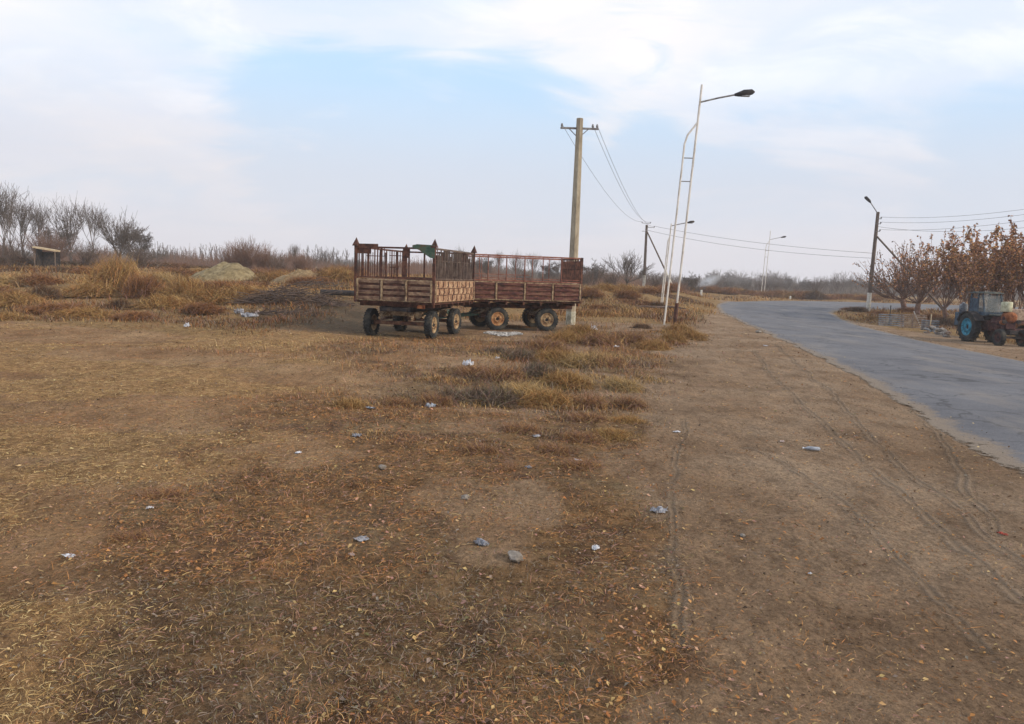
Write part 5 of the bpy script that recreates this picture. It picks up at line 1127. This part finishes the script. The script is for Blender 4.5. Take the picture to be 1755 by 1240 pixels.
# shelter on the left bank
p = atd(82, 56); sh = empty('shelter', (p[0], p[1], p[2] - .05), R(12)); tag(sh, 'low dark shelter with a tilted pale slab roof among the left trees', 'shelter')
zt = hgt(p, 82, 422); sh.scale = (.78, .78, .9)
MB().box((0, -.2, zt), (1.9, 1.5, .13), M=Matrix.Rotation(.13, 3, 'Y')).build('roof', M['tan_plank'], sh)
MB().box((-.75, 0, zt * .5), (.12, 1.2, zt * .96)).box((.1, .55, zt * .43), (1.6, .1, zt * .86)).build('wall', M['dark_steel'], sh)
MB().bar((.9, -.7, 0), (.9, -.7, zt - .15), .09).bar((-.9, -.7, 0), (-.9, -.7, zt + .05), .09).build('post', M['pole_wood'], sh)
for px, d, lab in ((1203, 92, 'white marker post at the left side of the road bend'), (1356, 99, 'small white marker post right of the farthest lamp frame')):
    p = atd(px, d); o = MB().tube([(0, 0, -.1), (0, 0, .72 if px < 1300 else .4), (0, 0, .78 if px < 1300 else .45)], [.13, .13, .08], 8).build('marker_post', M['whitewash'], loc=p); tag(o, lab, 'marker post')

# ------------------------------------------------------------------ dumped things
def branch_heap(px, d, w_, h_, n_, label, mat, seed):
    r_ = random.Random(seed); p = atd(px, d); S = []
    for i in range(n_):
        x0 = r_.uniform(-w_, w_); y0 = r_.uniform(-w_ * .5, w_ * .5); z0 = r_.random() * h_ * max(0, 1 - abs(x0 / w_)); an = r_.uniform(0, 2 * pi); ln = r_.uniform(.3, .95); dz = r_.uniform(-.25, .35)
        q = Vector((x0, y0, max(z0, .02))); dd = Vector((cos(an), sin(an) * .7, dz)); ra = r_.choice([.005, .007, .010, .016])
        for s_ in range(3):
            q2 = q + dd * ln / 3; q2.z = max(q2.z, .02); S.append((*q, *q2, ra, ra * .8)); q = q2; dd = dd + Vector((r_.gauss(0, .2), r_.gauss(0, .2), r_.gauss(0, .15)))
    V, Fc = seg_tubes(S, 4); o = np_mesh('branch_heap', V, Fc, M[mat]); o.location = p; tag(o, label, 'branches'); return o
branch_heap(500, 29, 2.0, .8, 800, 'dark tangled heap of dumped branches left of the trailers', 'bark_brown', 1)
branch_heap(545, 36, 1.3, .7, 150, 'grey branch heap higher up the bank beside the left trailer', 'bark_grey', 2)
branch_heap(485, 26, 1.3, .18, 120, 'low scatter of dark sticks in front of the dumped branch heap', 'bark_brown', 3)
p = atd(590, 31); o = MB().tube([(-1.0, 0, .25), (1.6, .3, .23)], .12, 12).build('pipe', M['dark_steel'], loc=p); tag(o, 'dark fat pipe lying behind the left wheel of the near trailer', 'pipe')
p = atd(1115, 43); o = MB().tube([(-1.1, 0, .06), (-.3, .1, .12), (.4, 0, .10), (1.2, .2, .16), (2.2, .1, .08)], [.05, .08, .07, .05, .03], 7).build('fallen_branch', M['bark_brown'], loc=p); tag(o, 'dark fallen branch lying on the dirt behind the lamp frames', 'branch')
# crumpled litter
def crumple(px, py, wpx, mat, label, name='plastic_scrap', cat='litter', flatn=.35, seed=0, asp=1.4):
    p = at(px, py); wd = wpx / F * p[1]; r_ = random.Random(seed + int(px)); n_ = 9
    X = np.linspace(-.5, .5, n_); gx, gy2 = np.meshgrid(X, X); V = []; 
    for i in range(n_):
        for j in range(n_):
            a_ = gx[i, j]; b2 = gy2[i, j]; rr2 = math.hypot(a_, b2); e = 1 - .3 * (rr2 > .5) ; 
            V.append(((a_ * e + r_.gauss(0, .03)) * wd, (b2 * e / asp + r_.gauss(0, .03)) * wd * 1.0, .008 + abs(r_.gauss(.0, .5) * flatn + flatn * .9 * max(0, 1 - rr2 * 1.8)) * wd * .45))
    idx = np.arange(n_ * n_).reshape(n_, n_); Fq = [(int(idx[i, j]), int(idx[i, j + 1]), int(idx[i + 1, j + 1]), int(idx[i + 1, j])) for i in range(n_ - 1) for j in range(n_ - 1) if not ((i in (0, n_ - 2)) and (j in (0, n_ - 2)))]
    me = bpy.data.meshes.new(name); me.from_pydata(V, [], Fq); me.materials.append(M[mat]); o = bpy.data.objects.new(name, me); COL.objects.link(o); o.location = p; o.rotation_euler = (0, 0, r_.uniform(0, 3)); tag(o, label, cat)
    md = o.modifiers.new('thick', 'SOLIDIFY'); md.thickness = max(.003, wd * .02)
    return o
crumple(118, 954, 30, 'p_white', 'white flat plastic scrap lying on bare dirt in the lower left corner', flatn=.12, asp=2)
crumple(802, 625, 22, 'p_white', 'white crumpled bag in front of the near trailer, between it and the weeds', 'plastic_bag', 'bag', .8)
crumple(738, 697, 20, 'p_blue', 'blue grey crumpled bag at the left foot of the dark weed tuft', 'plastic_bag', 'bag', .7)
crumple(634, 697, 24, 'p_blue', 'pale blue flattened bag left of the weed strip', 'plastic_bag', 'bag', .25, asp=2)
crumple(511, 780, 15, 'p_white', 'small white scrap alone on the olive brown ground left of centre', flatn=.2)
crumple(1160, 738, 16, 'p_white', 'white paper scrap at the edge between litter and the dirt track', 'paper_scrap', flatn=.2, asp=2)
crumple(1130, 873, 34, 'p_grey', 'grey white rubbish clump beside the small dark hollow on the dirt edge', 'rubbish_clump', flatn=.5)
crumple(825, 931, 38, 'p_grey', 'grey blue crumpled cloth in the leaf litter near the bottom', 'cloth_scrap', flatn=.4, asp=2)
crumple(620, 922, 30, 'p_grey', 'grey crumpled scrap in the leaf litter left of the grey blue cloth', flatn=.3, asp=1.8)
crumple(1021, 940, 20, 'p_white', 'whitish crumpled scrap in the leaf litter right of the grey stone', flatn=.4)
crumple(612, 748, 20, 'p_grey', 'dull grey bag lying below the pale blue flattened bag', 'plastic_bag', 'bag', .5)
crumple(906, 800, 15, 'p_blue', 'small bluish scrap in the orange litter near the centre', flatn=.3)
crumple(1017, 566, 14, 'p_white', 'white bag standing in the weeds right of the concrete pole', 'plastic_bag', 'bag', 1.2, asp=1)
crumple(1056, 594, 14, 'p_white', 'white scrap with a dark green piece in the weeds left of the lamp frames', flatn=.4, asp=2)
crumple(1055, 588, 12, 'p_green', 'dark green piece beside the white scrap in the weeds', flatn=.7)
crumple(852, 613, 10, 'p_white', 'tiny white scrap right of the white crumpled bag', flatn=.6)
crumple(991, 789, 20, 'p_white', 'thin curled white strip in the litter right of centre', 'paper_scrap', flatn=.2, asp=4)
crumple(603, 951, 14, 'p_pink', 'pinkish white scrap in the leaf litter near the bottom', 'paper_scrap', flatn=.4)
crumple(1718, 916, 20, 'p_red', 'faded red scrap on the dirt near the right edge', flatn=.2, asp=2)
crumple(1312, 593, 9, 'p_white', 'tiny white scrap on the dirt shoulder near the road edge', flatn=.4)
crumple(257, 875, 14, 'p_white', 'small whitish scrap in the reddish weeds of the lower left', flatn=.5)
crumple(1388, 984, 9, 'p_white', 'tiny white scrap on the dirt in the lower right', flatn=.4)
crumple(920, 748, 18, 'p_grey', 'grey scrap in the brown weeds just above the bluish one', flatn=.3)
crumple(410, 536, 22, 'p_grey', 'pale rubbish bag at the left of the dumped pile', 'plastic_bag', 'bag', .9)
crumple(428, 541, 30, 'p_grey', 'grey rubbish sheet in the middle of the dumped pile', 'plastic_sheet', 'rubbish', .5)
crumple(440, 538, 14, 'p_pink', 'pale pinkish rubbish bag at the right of the dumped pile', 'plastic_bag', 'bag', 1.0)
crumple(320, 561, 12, 'p_white', 'white bag alone at the foot of the left bank', 'plastic_bag', 'bag', .9)
crumple(1340, 754, 12, 'p_pink', 'small pinkish scrap just above the flattened bottle on the dirt', 'paper_scrap', flatn=.3)
p = at(1392, 769); bt = empty('plastic_bottle', (p[0], p[1], p[2] + .03), R(80)); tag(bt, 'pale grey blue flattened bottle on the dirt beside the tyre tracks', 'bottle')
MB().tube([(0, -.085, 0), (0, -.075, .0), (0, .04, .003), (0, .07, 0), (0, .09, 0)], [.012, .022, .021, .011, .009], 10).build('bottle_body', M['p_blue'], bt, smooth=True)
MB().tube([(0, .09, 0), (0, .105, 0)], [.011, .011], 8).build('cap', M['p_white'], bt)
for px, py, s, lab in ((884, 960, .055, 'grey rounded stone in the leaf litter below the centre'), (797, 856, .035, 'pinkish grey pebble sized stone left of centre'), (1273, 918, .02, 'small pale stone on the dirt right of the litter'), (655, 802, .04, 'brown stone half sunk in the litter'), (1300, 570, .10, 'dark stone near the left road edge')):
    p = at(px, py); rock('stone', (p[0], p[1], p[2] + s * .4), (s * 1.2, s, s * .7), 'stone', int(px), lab, 'stone')
# white powder patch
n_ = 4200; p = at(862, 572); a = rng.random(n_) * 2 * pi; q = np.sqrt(rng.random(n_)); xx = p[0] + np.cos(a) * q * .62; yy = p[1] + np.sin(a) * q * 1.0 * (.7 + .3 * np.sin(3 * a)); 
V, Fc, c_ = flakes(xx, yy, .02 + .025 * rng.random(n_), np.ones((n_, 3)) * .6); o = np_mesh('lime_powder', V, Fc, M['lime'], cols=c_); tag(o, kind='stuff', label='white lime powder spilled beside the far trailer')

# ------------------------------------------------------------------ smoke and haze
def vol(name, loc, s, dens, col, ntex=True, rz=0.0, ry=0.0):
    import bmesh
    bm = bmesh.new(); bmesh.ops.create_icosphere(bm, subdivisions=3, radius=1); me = bpy.data.meshes.new(name); bm.to_mesh(me); bm.free()
    m = bpy.data.materials.new(name); m.use_nodes = True; t = m.node_tree; t.nodes.clear(); o_ = N(t, 'ShaderNodeOutputMaterial'); v = N(t, 'ShaderNodeVolumePrincipled')
    v.inputs['Color'].default_value = (*col, 1); L(t, v.outputs[0], o_.inputs['Volume'])
    tc_ = N(t, 'ShaderNodeTexCoord'); ln = N(t, 'ShaderNodeVectorMath', operation='LENGTH'); L(t, tc_.outputs['Object'], ln.inputs[0])
    mr_ = N(t, 'ShaderNodeMapRange', interpolation_type='SMOOTHSTEP'); L(t, ln.outputs['Value'], mr_.inputs[0]); mr_.inputs[1].default_value = .25; mr_.inputs[2].default_value = 1; mr_.inputs[3].default_value = dens; mr_.inputs[4].default_value = 0
    nn_ = noise(t, 1.8, 3, .6); mu = N(t, 'ShaderNodeMath', operation='MULTIPLY'); L(t, mr_.outputs[0], mu.inputs[0])
    r2_ = N(t, 'ShaderNodeMapRange'); L(t, nn_, r2_.inputs[0]); r2_.inputs[1].default_value = .35; r2_.inputs[2].default_value = .65; L(t, r2_.outputs[0], mu.inputs[1]); L(t, mu.outputs[0], v.inputs['Density'])
    me.materials.append(m); o = bpy.data.objects.new(name, me); COL.objects.link(o); o.location = loc; o.scale = s; o.rotation_euler = (0, ry, rz); return o
o = vol('smoke', P3(1212, 484, 108), (2.6, 1.6, 1.1), 1.2, (.80, .84, .90), ry=-.5); tag(o, kind='stuff', label='pale blue smoke rising left of the road bend')
o = vol('smoke', P3(1290, 472, 120), (13, 5, 1.9), .045, (.78, .82, .88)); tag(o, kind='stuff', label='thin smoke drifting in front of the distant trees')
hb = MB().box((0, 185, 12.4), (1900, 560, 27.4)); hzo = hb.build('haze', M['wire']); tag(hzo, kind='stuff')
m = bpy.data.materials.new('haze_air'); m.use_nodes = True; t = m.node_tree; t.nodes.clear(); o_ = N(t, 'ShaderNodeOutputMaterial'); v = N(t, 'ShaderNodeVolumePrincipled')
v.inputs['Color'].default_value = (.97, .97, 1, 1); v.inputs['Density'].default_value = 0.00075; v.inputs['Anisotropy'].default_value = 0.0; L(t, v.outputs[0], o_.inputs['Volume'])
hzo.data.materials.clear(); hzo.data.materials.append(m)
ORD = 'first second third fourth fifth sixth seventh eighth ninth tenth eleventh twelfth thirteenth fourteenth fifteenth sixteenth seventeenth eighteenth nineteenth twentieth'.split() + ['twenty-' + q for q in 'first second third fourth fifth'.split()]
for tail in (' bushes of the left bank', ' bushes right of the trailers', ' bushes beyond the road bend', ' bushes of the roadside island', ' tufts of the central weed strip', 'thin saplings in a row along the left horizon'):
    gs = {}
    for o in bpy.data.objects:
        if o.get('group', '').endswith(tail) and o.get('category'): gs.setdefault(o['group'], []).append(o)
    for g_, lst in gs.items():
        if len(lst) < 2: continue
        lst.sort(key=lambda o: o.location.x / max(o.location.y, 1))
        for i_, o in enumerate(lst):
            o['label'] = o['label'] + (', %s of its kind from left' % ORD[i_] if i_ else ', leftmost of its kind')
# prototypes never placed
for k_, (o, used) in PROTO.items():
    if not used:
        for c_ in list(o.children): bpy.data.objects.remove(c_)
        bpy.data.objects.remove(o)
for o in bpy.data.objects:
    if 'h' in o.keys(): del o['h']
